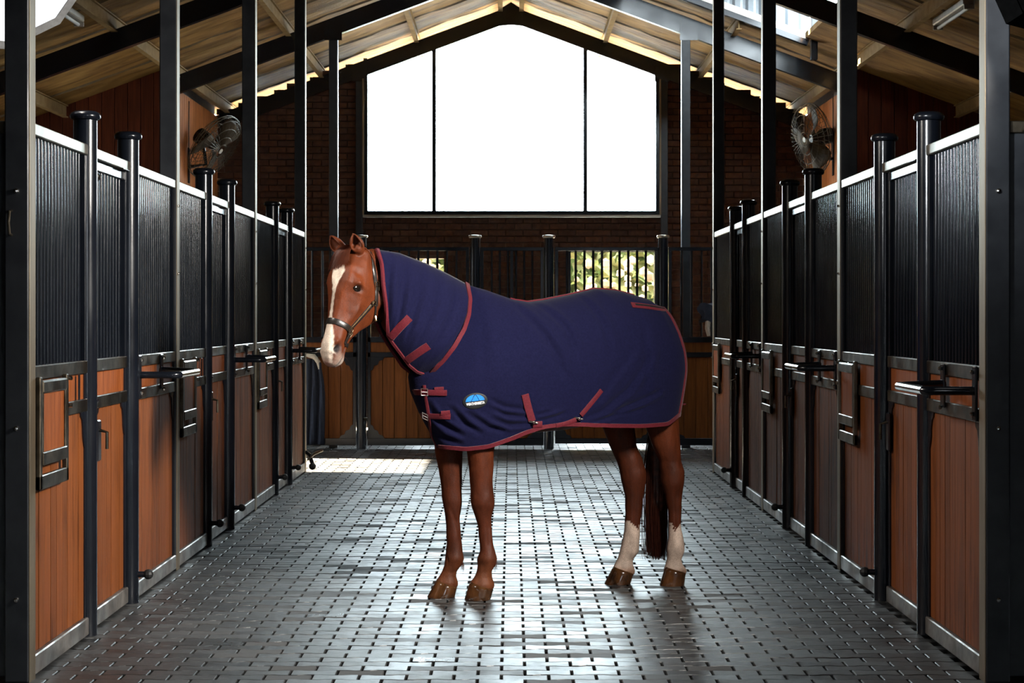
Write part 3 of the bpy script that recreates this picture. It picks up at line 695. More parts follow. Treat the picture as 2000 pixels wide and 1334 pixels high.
# ------------------------------------------------------------------ fans
def fan(c, n, label, mx):
    c = Vector(c); n = Vector(n).normalized(); a = n.cross(Vector((0, 0, 1))).normalized(); b = a.cross(n)
    root = thing('wall_fan', c, label, 'fan', 'wall fans')
    def P(r, t, h): return c+(a*math.cos(t)+b*math.sin(t))*r+n*h
    mb = MB()
    for r, h in ((.43, .0), (.43, .035), (.40, .075), (.30, .105), (.19, .115), (.09, .12), (.38, -.05), (.27, -.075), (.14, -.08)):
        pts = [P(r, 2*math.pi*k/28, h) for k in range(29)]; mb.tube(pts, .006 if r > .42 else .0035, 4, caps=False)
    mb.build('guard_ring', M['fan'], root)
    mb = MB()
    for k in range(44):
        t = 2*math.pi*k/44
        mb.tube([P(.07, t, .12), P(.25, t, .112), P(.38, t, .085), P(.43, t, .03)], .0026, 3, caps=False)
        if k % 2 == 0: mb.tube([P(.43, t, 0), P(.38, t, -.05), P(.2, t, -.08), P(.10, t, -.08)], .0026, 3, caps=False)
    mb.build('guard_wire', M['fan'], root)['kind'] = 'stuff'
    for k in range(3):
        t0 = 2*math.pi*k/3; rg = []
        for r in (.06, .15, .26, .36, .395):
            w = {.06: .25, .15: .5, .26: .55, .36: .5, .395: .35}[r]
            rg.append([P(r, t0+w*q, .02+.05*q) for q in (-1, -.5, 0, .5, 1)])
        mb = MB(); mb.loft(rg, caps=False, closed=False); o = mb.build('blade', M['fanblade'], root, smooth=True, fix=False)
        o.modifiers.new('s', 'SOLIDIFY').thickness = .004
    mb = MB(); mb.tube([P(0, 0, .118), P(0, 0, .126)], .032, 14); mb.build('hub_badge', M['lampbody'], root)
    mb = MB(); mb.tube([P(0, 0, .03), P(0, 0, -.06), P(0, 0, -.13), P(0, 0, -.25), P(0, 0, -.27)], [.05, .06, .10, .10, .07], 14); mb.build('motor', M['black'], root, smooth=True)
    wx = 3.93*mx
    mb = MB(); mb.tube([(wx, c.y+.05, c.z-.25), (c.x+.1*mx, c.y+.05, c.z-.22), P(0, 0, -.18)], .022, 8); mb.build('bracket_arm', M['black'], root)
    MB().box(wx-mx*.012, wx, c.y, c.y+.1, c.z-.45, c.z-.02, .003).build('wall_plate', M['black'], root)
    MB().tube([(wx-mx*.008, c.y+.05, c.z-.05), (wx-mx*.01, c.y+.03, c.z+.25), (wx-mx*.008, c.y+.06, c.z+.55)], .006, 6).build('power_cord', M['rubber'], root)
fan(at(417, 285, 22.4), (.80, -.30, -.58), 'round caged wall fan tilted on the left board wall', -1)
fan(at(1588, 270, 22.4), (-.92, -.33, -.18), 'round caged wall fan facing the aisle on the right board wall', 1)

# ------------------------------------------------------------------ batten lights and studio softboxes
def batten(x, y, L_, label, rotz):
    z = deck(x)-.075; t = thing('batten_light', (x, y, z-.05), label, 'ceiling light', 'ceiling batten lights')
    b = MB().box(-.05, .05, -L_/2, L_/2, -.06, 0, .008).mesh('housing', M['lampbody']); o = bpy.data.objects.new('housing', b); COL.objects.link(o); o.parent = t; o.location = (0, 0, .03); o.rotation_euler = (0, 0, rotz)
    b = MB().tube([(0, -L_/2+.03, -.085), (0, L_/2-.03, -.085)], .016, 10).mesh('tube', M['white'], smooth=True); o2 = bpy.data.objects.new('tube', b); COL.objects.link(o2); o2.parent = t; o2.location = (0, 0, .03); o2.rotation_euler = (0, 0, rotz)
    for e_ in (-1, 1):
        c_ = MB().box(-.045, .045, e_*L_/2-.014, e_*L_/2+.010, -.10, -.058, .004).mesh('lamp_holder', M['lampbody']); o3 = bpy.data.objects.new('lamp_holder', c_); COL.objects.link(o3); o3.parent = t; o3.location = (0, 0, .03); o3.rotation_euler = (0, 0, rotz)
batten(-3.92, 16.15, 1.15, 'unlit batten light under the roof at upper left, beside the softbox', 0)
batten(3.92, 16.35, 1.15, 'unlit batten light under the roof at upper right', 0)
def softbox(c, n, r, depth, label, front, sides=8, rot=0, sy=1.0, stand=None):
    c = Vector(c); n = Vector(n).normalized(); a = n.cross(Vector((0, 0, 1))).normalized(); b = a.cross(n)
    root = thing('softbox', c, label, 'softbox', 'studio softboxes')
    def ring(rr, h): return [c+a*(rr*math.cos(rot+2*math.pi*k/sides))+b*(rr*sy*math.sin(rot+2*math.pi*k/sides))+n*h for k in range(sides)]
    MB().loft([ring(.10, -depth), ring(r*.72, -depth*.45), ring(r, -.03), ring(r, .03), ring(r*.97, .03)], caps=False).build('shell', M['soft_black'], root, fix=False)
    MB().loft([ring(r*1.005, -.04), ring(r*1.012, .0), ring(r*1.012, .032), ring(r*.945, .034)], caps=False).build('rim', front[1], root, fix=False)
    MB().loft([ring(r*.95, .02), ring(r*.95, .024)]).build('diffuser', front[0], root)
    MB().tube([c-n*(depth-.02), c-n*(depth+.28)], .07, 12).build('lamp_head', M['soft_black'], root)
    p0 = c-n*(depth+.12)
    MB().tube([p0, (p0.x, p0.y, p0.z-.15), (p0.x, p0.y, .3), (p0.x, p0.y, .03)], .016, 8).build('stand_pole', M['soft_black'], root)
    for k in range(3):
        t_ = 2*math.pi*k/3
        MB().tube([(p0.x, p0.y, .45), (p0.x+.32*math.cos(t_), p0.y+.32*math.sin(t_), .012)], .010, 6).build('stand_leg', M['soft_black'], root)
softbox((-2.42, 8.55, 3.31), (.66, -.70, -.25), .57, .42, 'lit white octagonal softbox above the left stall at upper left', (M['diffuser'], M['grey_edge']), sides=12, rot=R(15))
softbox((1.93, 7.00, 2.87), (-.68, .60, -.42), .46, .36, 'black softbox seen from behind in the upper right corner', (M['diffuser'], M['soft_black']), sides=4, rot=R(45))

# ================================================================== the horse
HC = Vector((.24, 10.06, 0)); hd_ = Vector((-.9, -.436, 0)); ld_ = Vector((.436, -.9, 0))   # heading, and the horse's left
def HW(u, v, z): return HC+hd_*u+ld_*v+Vector((0, 0, z))
def toH(p_): q = Vector((p_[0], p_[1], 0))-HC; return q.dot(hd_), q.dot(ld_), p_[2]
def onplane(px, py, v):
    r_ = ray(px, py); t = (v+HC.dot(ld_))/r_.dot(ld_); q = r_*t+Vector((0, 0, CZ)); return toH(q)
def v0(u): return .085*sm((u-.55)/.7)
def onbend(px, py, w):
    v = w
    for _ in range(6): u, v_, z = onplane(px, py, v); v = v0(u)+w
    return u, v, z
topl = [onplane(x, y, 0) for x, y in ((915, 557), (950, 567), (1000, 585), (1030, 590), (1060, 586), (1110, 576), (1160, 564), (1200, 567), (1250, 580), (1290, 600))]
tu = [p_[0] for p_ in topl][::-1]; tz = [p_[2] for p_ in topl][::-1]
tu = [-.86, -.80, -.74, -.69]+tu[0:]+[.58, .66, .73, .79, .84]
tz = [1.30, 1.42, 1.50, 1.545]+tz[0:]+[1.665, 1.60, 1.49, 1.36, 1.21]
o_ = sorted(zip(tu, tz)); tu = [a for a, b in o_]; tz = [b for a, b in o_]
def zout(u): return pl(tu, tz, u)
heml = sorted(onplane(x, y, .25)[::2] for x, y in ((1336, 815), (1310, 832), (1250, 835), (1180, 834), (1100, 831), (1060, 837), (1030, 848), (1000, 862), (960, 877), (920, 883), (880, 880), (850, 874)))
def zhem(u): return pl([a for a, b in heml], [b for a, b in heml], u)
def ufront(z): return pl([.70, .80, .90, 1.0, 1.1, 1.18, 1.3, 1.45, 1.6], [.64, .69, .745, .80, .845, .858, .84, .76, .67], z)
def urear(z): return pl([.80, .95, 1.1, 1.2, 1.3, 1.4, 1.5, 1.58, 1.64], [-.71, -.745, -.775, -.792, -.785, -.76, -.725, -.68, -.59], z)
def wmax(s): return pl([-1, -.6, -.2, .2, .6, 1], [.265, .285, .295, .290, .262, .235], s)
def plan(s):
    p_ = 3.0 if s < 0 else 2.3
    return max(0, 1-abs(s)**p_)**(1/p_)
def rug_top(s):
    u = s*.8
    for _ in range(40):
        z = zout(u); u = lerp(u, s*(ufront(z) if s > 0 else -urear(z)), .6)
    return zout(u)
def rug_uvz(s, z, zt, k=1.0):
    zc = 1.17; u = s*(ufront(z) if s > 0 else -urear(z))
    p_ = 2.15 if s < .2 else lerp(2.15, 1.7, sm((s-.2)/.4))
    pr = max(0, 1-((z-zc)/max(.02, zt-zc))**p_)**(1/p_) if z > zc else 1-.10*sm((zc-z)/.5)
    return u, wmax(s)*plan(s)*pr*k, z
# drapery of the rug: (pixel polyline, depth, width)
FOLDS = [([(1035, 600), (1060, 640), (1085, 690), (1100, 740)], .007, .022), ([(1075, 590), (1110, 640), (1125, 700)], .006, .020), ([(1160, 570), (1185, 640), (1190, 700)], .005, .020),
         ([(1275, 690), (1225, 760), (1170, 805), (1125, 825)], .005, .020), ([(1290, 765), (1230, 792), (1160, 822)], .006, .015), ([(1240, 680), (1190, 740), (1160, 790)], .003, .020),
         ([(1025, 800), (990, 795), (962, 780)], .006, .012), ([(1028, 815), (995, 812), (970, 800)], .0065, .012), ([(1030, 828), (1000, 832), (970, 820)], .006, .012), ([(1050, 810), (1072, 802)], .003, .010), ([(1050, 822), (1085, 813), (1105, 803)], .0045, .011),
         ([(852, 800), (862, 830), (890, 858), (925, 872)], .014, .014), ([(860, 790), (885, 828), (925, 855)], .010, .013), ([(900, 800), (925, 830), (955, 850)], .007, .013), ([(850, 840), (870, 866), (895, 878)], .010, .012), ([(930, 810), (965, 835), (1000, 845)], .006, .013),
         ([(1265, 640), (1262, 700), (1258, 780)], .003, .03), ([(960, 640), (955, 700), (950, 760)], .003, .03), ([(1145, 826), (1200, 812), (1260, 795)], .005, .012)]
FOLDU = [([onplane(x, y, .26)[::2] for x, y in pts], a*2.6, w) for pts, a, w in FOLDS]
def fold(U, Z):
    D = np.zeros_like(U)
    for pts, a, w in FOLDU:
        best = np.full_like(U, 9.); tp = np.zeros_like(U); sd = np.zeros_like(U); n = len(pts)-1
        for i in range(n):
            ax, az = pts[i]; bx, bz = pts[i+1]; dx, dz = bx-ax, bz-az; L2 = dx*dx+dz*dz
            t = np.clip(((U-ax)*dx+(Z-az)*dz)/L2, 0, 1); ex, ez = U-ax-t*dx, Z-az-t*dz; d = np.hypot(ex, ez); m_ = d < best
            best = np.where(m_, d, best); tp = np.where(m_, (i+t)/n, tp); sd = np.where(m_, np.sign(ex*dz-ez*dx), sd)
        env = np.sin(np.pi*np.clip(tp*.94+.06, 0, 1))**.6
        x = best*sd/w
        D += a*env*(-np.exp(-x*x)+.75*np.exp(-(x-1.5)**2))
    D += .0022*np.sin(U*19+3*np.sin(Z*5))*np.sin(Z*7+1.)
    return D
NS, NT = 190, 84
sv = [math.sin(math.pi*(i/NS-.5)) for i in range(NS+1)]
rug = thing('horse_rug', HW(0, 0, .9), 'navy fleece rug with maroon trim worn by the chestnut horse', 'horse rug')
def rug_grid(k=1.0, fold_on=True, zadd=0):
    G = np.zeros((NS+1, NT+1, 3))
    for i, s in enumerate(sv):
        zt = rug_top(s)+zadd; uh = s*(ufront(.85) if s > 0 else -urear(.85)); zh = zhem(uh)
        zc = 1.17
        if zt < zc+.03: zt = zc+.03
        p_ = 2.15 if s < .2 else lerp(2.15, 1.7, sm((s-.2)/.4))
        for j in range(NT+1):
            t = j/NT
            z = lerp(zh, zc, t/.45) if t < .45 else zc+(zt-zc)*math.sin((t-.45)/.55*math.pi/2)**(2/p_)
            G[i, j] = rug_uvz(s, z, zt, k)
    return G
G0 = rug_grid()
Fd = fold(G0[:, :, 0], G0[:, :, 2]); wt = np.clip(G0[:, :, 1]/.16, 0, 1)
def sheet(G, D, sgn):
    return [[HW(G[i, j, 0], sgn*max(0, G[i, j, 1]+D[i, j]), G[i, j, 2]) for j in range(G.shape[1])] for i in range(G.shape[0])]
near = sheet(G0, Fd*wt, 1); far = sheet(G0, Fd*wt*.6, -1)
mb = MB()
for i in range(NS+1): mb.v += [tuple(q) for q in near[i]]+[tuple(q) for q in far[i]]
m2 = 2*(NT+1)
for i in range(NS):
    for j in range(NT):
        a = i*m2+j; mb.f.append((a, a+m2, a+m2+1, a+1)); a += NT+1; mb.f.append((a, a+1, a+m2+1, a+m2))
me = mb.mesh('body_cover', M['navy'], WL[rug.name], smooth=False, fix=False)
bm = bmesh.new(); bm.from_mesh(me); bmesh.ops.remove_doubles(bm, verts=bm.verts, dist=.0008); bmesh.ops.recalc_face_normals(bm, faces=bm.faces); bm.to_mesh(me); bm.free()
me.polygons.foreach_set('use_smooth', [True]*len(me.polygons)); me.materials.append(M['navyin'])
cover = bpy.data.objects.new('body_cover', me); COL.objects.link(cover); cover.parent = rug; WL[cover.name] = WL[rug.name]
md = cover.modifiers.new('thick', 'SOLIDIFY'); md.thickness = .006; md.offset = -1; md.material_offset = 1
def offs(me):
    o_ = Vector(WL[rug.name]); return [v.co+o_ for v in me.vertices], [tuple(p_.vertices) for p_ in me.polygons]
cov_v, cov_f = offs(me)

# neck cover (hood) as a Coons patch between its four edges
Fp = [(735, 487), (742, 515), (746, 550), (752, 590), (754, 620), (757, 655)]
Tp = [(735, 487), (780, 494), (830, 513), (872, 533), (915, 556)]
Rp = [(915, 556), (921, 585), (919, 615), (909, 645), (890, 678), (866, 708), (838, 735)]
Bp = [(757, 655), (766, 671), (789, 702), (799, 716), (814, 728), (838, 735)]
def along(pts, t):
    P_ = np.array(pts, float); d = np.r_[0, np.cumsum(np.hypot(*np.diff(P_, axis=0).T))]; d /= d[-1]
    return np.array([np.interp(t, d, P_[:, 0]), np.interp(t, d, P_[:, 1])])
def coons(s, t):
    F, Rr, T, B = along(Fp, t), along(Rp, t), along(Tp, s), along(Bp, s)
    return (1-s)*F+s*Rr+(1-t)*T+t*B-((1-s)*(1-t)*np.array(Fp[0])+s*(1-t)*np.array(Rp[0])+(1-s)*t*np.array(Fp[-1])+s*t*np.array(Rp[-1]))
def bodyw(u, z):
    s = u/ufront(z) if u > 0 else u/-urear(z)
    if abs(s) >= 1: return 0
    return rug_uvz(s, z, rug_top(s))[1]
def hoodw(s, t):
    wm = lerp(.100, .205, sm(s*1.05)); pr = (1-(1-min(1, t/.55))**2.2)**.5 if t < .55 else 1-(.62+.16*s)*((t-.55)/.45)**2.0
    return wm*pr
HS, HT = 70, 60
HG = np.zeros((HS+1, HT+1, 3))
for i in range(HS+1):
    for j in range(HT+1):
        s, t = i/HS, j/HT; px, py = coons(s, t); w = hoodw(s, t)
        f_ = (.0105*math.sin(s*34+t*4+1.2*math.sin(t*4))+.004*math.sin(s*71+t*9+1))*math.sin(math.pi*min(1, .06+t*1.05))*(1-s*.45)+.003*math.sin(s*9+2-t*4)*math.sin(math.pi*t)
        u, v, z = onbend(px, py, w)
        if s > .25:
            bw = bodyw(u, z)
            w = lerp(w, max(w, bw+.018), sm((s-.25)/.35)*(1-sm((t-.72)/.25))); u, v, z = onbend(px, py, w)
        HG[i, j] = (u, w+f_ if t > .02 else w, z)
hn = [[HW(HG[i, j, 0], v0(HG[i, j, 0])+HG[i, j, 1], HG[i, j, 2]) for j in range(HT+1)] for i in range(HS+1)]
hf = [[HW(HG[i, j, 0], v0(HG[i, j, 0])-HG[i, j, 1], HG[i, j, 2]) for j in range(HT+1)] for i in range(HS+1)]
mb = MB()
for i in range(HS+1): mb.v += [tuple(q) for q in hn[i]]+[tuple(q) for q in hf[i]]
m2 = 2*(HT+1)
for i in range(HS):
    for j in range(HT):
        a = i*m2+j; mb.f.append((a, a+1, a+m2+1, a+m2)); a += HT+1; mb.f.append((a, a+m2, a+m2+1, a+1))
me = mb.mesh('neck_cover', M['navy'], WL[rug.name], fix=False)
bm = bmesh.new(); bm.from_mesh(me); bmesh.ops.remove_doubles(bm, verts=bm.verts, dist=.0008); bmesh.ops.recalc_face_normals(bm, faces=bm.faces)
if sum((f.normal.dot(Vector((.3, -.9, .2))) for f in bm.faces if (f.calc_center_median()+Vector(WL[rug.name])).y < 9.6)) < 0: bmesh.ops.reverse_faces(bm, faces=bm.faces)
bm.to_mesh(me); bm.free()
me.polygons.foreach_set('use_smooth', [True]*len(me.polygons)); me.materials.append(M['navyin'])
hood = bpy.data.objects.new('neck_cover', me); COL.objects.link(hood); hood.parent = rug; WL[hood.name] = WL[rug.name]
md = hood.modifiers.new('thick', 'SOLIDIFY'); md.thickness = .006; md.offset = -1; md.material_offset = 1
hood_v, hood_f = offs(me)
rug_bvh = BVHTree.FromPolygons(cov_v+hood_v, cov_f+[tuple(i+len(cov_v) for i in f) for f in hood_f])
cov_bvh = BVHTree.FromPolygons(cov_v, cov_f)
EYE = Vector((0, 0, CZ))
def hit(bvh, px, py):
    d = ray(px, py).normalized(); r_ = bvh.ray_cast(EYE, d)
    if r_[0] is None: r_ = bvh.find_nearest(EYE+d*9.8)
    n = r_[1] if r_[1].dot(d) < 0 else -r_[1]
    return r_[0], n
def densify(pts, step=5):
    out = []
    for a, b in zip(pts[:-1], pts[1:]):
        n = max(1, int(math.hypot(b[0]-a[0], b[1]-a[1])/step))
        out += [(lerp(a[0], b[0], k/n), lerp(a[1], b[1], k/n)) for k in range(n)]
    return out+[pts[-1]]
def smooth3(P_, it=3):
    P_ = [Vector(q) for q in P_]
    for _ in range(it): P_ = [P_[0]]+[(P_[i-1]+P_[i]*2+P_[i+1])/4 for i in range(1, len(P_)-1)]+[P_[-1]]
    return P_
def strip(P_, N_, w, h, lift=.0, wts=None):
    mb = MB(); rg = []
    for i in range(len(P_)):
        d = (P_[min(i+1, len(P_)-1)]-P_[max(i-1, 0)]).normalized(); n = (N_[i]-d*N_[i].dot(d)).normalized(); b = d.cross(n); ww = w/2*(wts[i] if wts else 1)
        c = P_[i]+n*lift
        rg.append([c-b*ww, c-b*ww*.96+n*h*.8, c-b*ww*.8+n*h, c+b*ww*.8+n*h, c+b*ww*.96+n*h*.8, c+b*ww])
    mb.loft(rg); return mb
def decal(name, bvh, pts, w, h, m, parent, lift=0, step=5):
    hp = [hit(bvh, x, y) for x, y in densify(pts, step)]
    return strip(smooth3([q[0] for q in hp]), smooth3([q[1] for q in hp]), w, h, lift).build(name, m, parent, smooth=True)
def edge(name, rows, w, m, parent, h=.006):
    """binding along an edge: rows of (edge point, inner point)"""
    P_ = smooth3([a+(b-a).normalized()*w*.45 for a, b in rows], 2); N_ = []
    for i, (a, b) in enumerate(rows):
        d = (rows[min(i+1, len(rows)-1)][0]-rows[max(i-1, 0)][0]).normalized(); n = d.cross((b-a)).normalized(); N_.append(n)
    return strip(P_, N_, w, h, -h/2).build(name, m, parent, smooth=True)
js = 6
nrm = lambda rows, sg: rows
for sh, nm in ((near, 1), (far, -1)):
    rows = [(sh[i][0], sh[i][js]) for i in range(3, NS-2, 2)]; edge('hem_trim', rows, .021, M['maroon'], cover, .016)
    rows = [(sh[20][j], sh[26][j]) for j in range(0, NT-6, 2)]; edge('rear_trim', rows, .024, M['maroon'], cover, .018)
P_ = [near[i][NT] for i in range(40, 122, 2)]; MB().tube([q+Vector((0, 0, .002)) for q in P_], .006, 6).build('spine_seam', M['maroon'], cover, smooth=True)
for sh in (hn, hf):
    edge('face_trim', [(sh[0][j], sh[4][j]) for j in range(HT+1)], .018, M['maroon'], hood, .014)
    edge('throat_trim', [(sh[i][HT], sh[i][HT-4]) for i in range(HS+1)], .017, M['maroon'], hood, .014)
    edge('shoulder_trim', [(sh[HS][j], sh[HS-4][j]) for j in range(HT+1)], .024, M['maroon'], hood, .016)
for sh in (hn, hf):
    q = sh[HS][HT]; MB().tube([q+(sh[HS-3][HT]-q)*.9, q+Vector((-.004, -.004, .002)), q+(sh[HS][HT-3]-q)*.9], .0085, 8).build('corner_binding', M['maroon'], hood, smooth=True)
# straps, buckles, patch
decal('tab_strap', rug_bvh, [(763, 659), (780, 640), (800, 620)], .042, .005, M['maroon'], hood, .003)
decal('tab_strap', rug_bvh, [(795, 704), (814, 690), (837, 675)], .042, .005, M['maroon'], hood, .003)
decal('front_trim', cov_bvh, [(829, 752), (831, 772), (836, 800), (841, 835), (846, 876)], .017, .004, M['maroon'], cover, .002)
for yy, x0, x1 in ((765, 801, 873), (811, 813, 880)):
    s_ = decal('chest_strap', cov_bvh, [(x0, yy), ((x0+x1)/2, yy+1), (x1, yy+2)], .031, .004, M['maroon'], cover, .006)
    decal('strap_keeper', cov_bvh, [(x0+48, yy-5), (x0+66, yy-6)], .022, .004, M['maroon'], s_, .006)
    p_, n = hit(cov_bvh, 831 if yy < 790 else 834, yy); ex = (Vector((1, 0, 0))-n*n.x).normalized(); ez = n.cross(ex)
    if ez.z < 0: ez = -ez
    c = p_+n*.015; q = [c+ex*a+ez*b for a, b in ((-.018, -.018), (.018, -.018), (.018, .018), (-.018, .018), (-.018, -.018))]
    MB().tube(q, .0028, 6).tube([c-ex*.018, c+ex*.016], .002, 6).build('buckle', M['silver'], s_)
s_ = decal('belly_strap', cov_bvh, [(1025, 770), (1031, 795), (1039, 822)], .040, .004, M['maroon'], cover, .004)
decal('belly_strap', cov_bvh, [(1040, 829), (1058, 828)], .032, .006, M['maroon'], cover, .006)
s2 = decal('belly_strap', cov_bvh, [(1174, 762), (1160, 780), (1146, 797), (1134, 811)], .026, .004, M['maroon'], cover, .004)
decal('belly_strap', cov_bvh, [(1124, 819), (1105, 827), (1085, 831)], .024, .005, M['maroon'], cover, .006)
for (x, y), par in (((1041, 824), s_), ((1128, 816), s2)):
    p_, n = hit(cov_bvh, x, y); MB().tube([p_+n*.012+Vector((-.022, 0, .004)), p_+n*.02, p_+n*.012+Vector((.022, 0, -.006))], .005, 6).sphere(p_+n*.02, .010, 8, 6).build('clip', M['chrome'], par, smooth=True)
t_ = decal('tail_strip', cov_bvh, [(1233, 596), (1262, 599), (1298, 605)], .036, .005, M['maroon'], cover, .002)
decal('tail_strip_stitching', cov_bvh, [(1240, 596), (1268, 599), (1296, 604)], .012, .003, M['patch'], t_, .006)
# tail cord end at the rear edge
p_ = near[6][10]; MB().tube([p_, p_+Vector((.035, 0, .002))], .005, 6).build('tail_cord', M['maroon'], cover)
pc, pn = hit(cov_bvh, 928, 783); pn = pn.normalized(); pxv = (Vector((1, 0, 0))-pn*pn.x).normalized(); pyv = pn.cross(pxv)
if pyv.z < 0: pyv = -pyv
th = R(6); pxv, pyv = pxv*math.cos(th)+pyv*math.sin(th), pyv*math.cos(th)-pxv*math.sin(th)
def onrug(a, b, lift):
    q = pc+pxv*a+pyv*b; r_ = cov_bvh.ray_cast(q+pn*.08, -pn, .2); return (r_[0] if r_[0] else q)+pn*lift
mb = MB(); n = 36; rg = [[onrug(.0655*k_*math.cos(2*math.pi*k/n), .042*k_*math.sin(2*math.pi*k/n), l_) for k in range(n)] for k_, l_ in ((1, -.002), (1, .003), (.95, .0045), (.6, .0045), (.25, .0045))]
patch = mb.loft(rg).build('logo_patch', M['patch'], cover, smooth=True)
def umb(a):                                   # outline of the half umbrella
    return (.050*math.cos(a), .034*math.sin(a)-.002)
ribs = [math.pi, 2.03, 1.03, 0]
for k in range(3):
    a0, a1 = ribs[k], ribs[k+1]; n = 10; x0, x1 = (.050, .020, -.018, -.050)[3-k] if False else [-.050, -.021, .023, .050][k], [-.050, -.021, .023, .050][k+1]
    apex = (-.001+.004, .032); g_ = .0016
    if k == 0: poly = [(-.050, -.002)]+[umb(lerp(math.pi, 1.62, i/n)) for i in range(1, n+1)]+[(-.010, .018), (-.0235, -.002)]
    elif k == 1: poly = [(-.0195, -.002), (-.007, .018), (.003, .0315), (.012, .018), (.0205, -.002)]
    else: poly = [(.0235, -.002), (.015, .018), umb(1.40)]+[umb(lerp(1.40, 0, i/n)) for i in range(1, n+1)]
    mb = MB(); top = [onrug(a, b+.002, .0062) for a, b in poly]; bot = [onrug(a, b+.002, .0040) for a, b in poly]; n_ = len(poly)
    mb.add(top+bot, [tuple(range(n_))]+[(i, (i+1) % n_, n_+(i+1) % n_, n_+i) for i in range(n_)]); mb.build('umbrella_print', M['blue'], patch)
cu = bpy.data.curves.new('lettering', 'FONT'); cu.body = 'WEATHERBEETA'; cu.align_x = 'CENTER'; cu.align_y = 'CENTER'; cu.size = .0185; cu.offset = .0006; cu.space_character = .98; cu.extrude = .0006
to = bpy.data.objects.new('lettering_source', cu); COL.objects.link(to); bpy.context.view_layer.update()
tm = bpy.data.meshes.new_from_object(to.evaluated_get(bpy.context.evaluated_depsgraph_get()))
wd = max(v.co.x for v in tm.vertices)-min(v.co.x for v in tm.vertices); sc_ = .098/wd
for v in tm.vertices: v.co = onrug(v.co.x*sc_, v.co.y*1.05-.0135, .0048+.001*(v.co.z > 0))-Vector(WL[rug.name])
tm.name = 'lettering'; tm.materials.clear(); tm.materials.append(M['white']); bpy.data.objects.remove(to, do_unlink=True)
lo = bpy.data.objects.new('lettering', tm); COL.objects.link(lo); lo.parent = patch
cu = None

# ---- body: torso, neck, head, ears and legs grown together into one skin
horse = thing('horse', HW(0, 0, 0), 'chestnut horse with white blaze and white hind socks standing in the aisle', 'horse')
mb = MB()
def sel(c, a, b, n=28, p_=2.2):
    out = []
    for k in range(n):
        t = 2*math.pi*k/n; ct, st = math.cos(t), math.sin(t)
        out.append(c+a*(math.copysign(abs(ct)**(2/p_), ct))+b*(math.copysign(abs(st)**(2/p_), st)))
    return out
rg = []
for k in range(27):
    u = .02+.66*math.sin(math.pi*(k/26-.5)*.98); zt = zout(u)-.045; zb = pl([-.65, -.4, -.1, .2, .45, .6, .68], [1.10, .96, .88, .86, .88, .94, 1.05], u)
    w = max(.04, min(bodyw(u, 1.0), bodyw(u, 1.17))-.05); zt = max(zt, zb+.1)
    rg.append(sel(HW(u, 0, (zt+zb)/2), ld_*w, Vector((0, 0, (zt-zb)/2)), 32, lerp(2.0, 1.5, sm((u-.05)/.3))))
mb.loft(rg)
rg = []
for k in range(15):
    i = round(HS*(1-k/14)*.62); T = (hn[i][0]+hf[i][0])/2; B = (hn[i][HT]+hf[i][HT])/2; c = (T+B)/2; a = (T-B)/2
    w = max(HG[i, j, 1] for j in range(HT))-.022; w = min(w, .13)
    rg.append(sel(c, ld_*w, a*.86, 28, 2.0))
mb.loft(rg)
# head
HS_ = .955; phi, the = R(51.5), R(69)
hh = Vector((-math.cos(phi), -math.sin(phi), 0)); zz = Vector((0, 0, 1))
hf_ = hh*math.cos(the)-zz*math.sin(the); hn_ = hh*math.sin(the)+zz*math.cos(the); hs_ = Vector((math.sin(phi), -math.cos(phi), 0))
P0 = Vector((-.826, 9.43, 1.826))
def HP(f, s, n): return P0+(hf_*f+hs_*s+hn_*n)*HS_
def toHead(q): d = (Vector(q)-P0)/HS_; return d.dot(hf_), d.dot(hs_), d.dot(hn_)
stn = [  # f, dorsal n, ventral n, upper half width, mid half width, lower half width
    (-.045, -.03, -.15, .030, .060, .045), (-.02, -.002, -.18, .045, .078, .060), (.03, .022, -.225, .056, .091, .070), (.08, .036, -.270, .074, .103, .076), (.13, .044, -.305, .086, .113, .079), (.18, .043, -.325, .087, .119, .079),
    (.23, .036, -.325, .066, .102, .076), (.28, .026, -.300, .054, .090, .068), (.33, .016, -.255, .046, .078, .056), (.38, .008, -.208, .042, .067, .046), (.43, .003, -.168, .040, .060, .040),
    (.48, .002, -.145, .040, .060, .040), (.52, .001, -.140, .044, .065, .044), (.56, -.009, -.138, .043, .063, .046), (.59, -.026, -.130, .035, .053, .040), (.612, -.046, -.118, .024, .037, .028), (.622, -.064, -.104, .010, .017, .013)]
rg = []
for f, nd, nv, wu, wm_, wl_ in stn:
    H_ = nd-nv; ring = []
    ctl = [(0, nd), (wu*.62, nd-.004), (wu, nd-.02*min(1, H_/.15)), (wm_, nd-.30*H_), (lerp(wm_, wl_, .45)*1.0, nd-.52*H_), (wl_*1.02, nd-.74*H_), (wl_*.78, nd-.92*H_), (wl_*.36, nv+.004), (0, nv)]
    pts = [HP(f, s, n) for s, n in ctl]+[HP(f, -s, n) for s, n in ctl[-2:0:-1]]
    ring = []
    m_ = len(pts)
    for i in range(m_):                       # Catmull-Rom to 3 points per span
        p0, p1, p2, p3 = pts[i-1], pts[i], pts[(i+1) % m_], pts[(i+2) % m_]
        for t in (0, 1/3, 2/3): ring.append(.5*((2*p1)+(p2-p0)*t+(2*p0-5*p1+4*p2-p3)*t*t+(3*p1-p0-3*p2+p3)*t**3))
    rg.append(ring)
mb.loft(rg)
# muscle between jaw and neck, and the poll
mb.tube([HP(.03, 0, -.12), HP(-.01, 0, -.20)], [.075, .085], 16)
Tn = (hn[0][0]+hf[0][0])/2; Bn = (hn[0][HT]+hf[0][HT])/2
mb.tube([HP(.05, 0, -.10), lerp(Tn, Bn, .42)], [.080, .074], 16); mb.tube([HP(.14, 0, -.17), lerp(Tn, Bn, .58)], [.075, .080], 16)
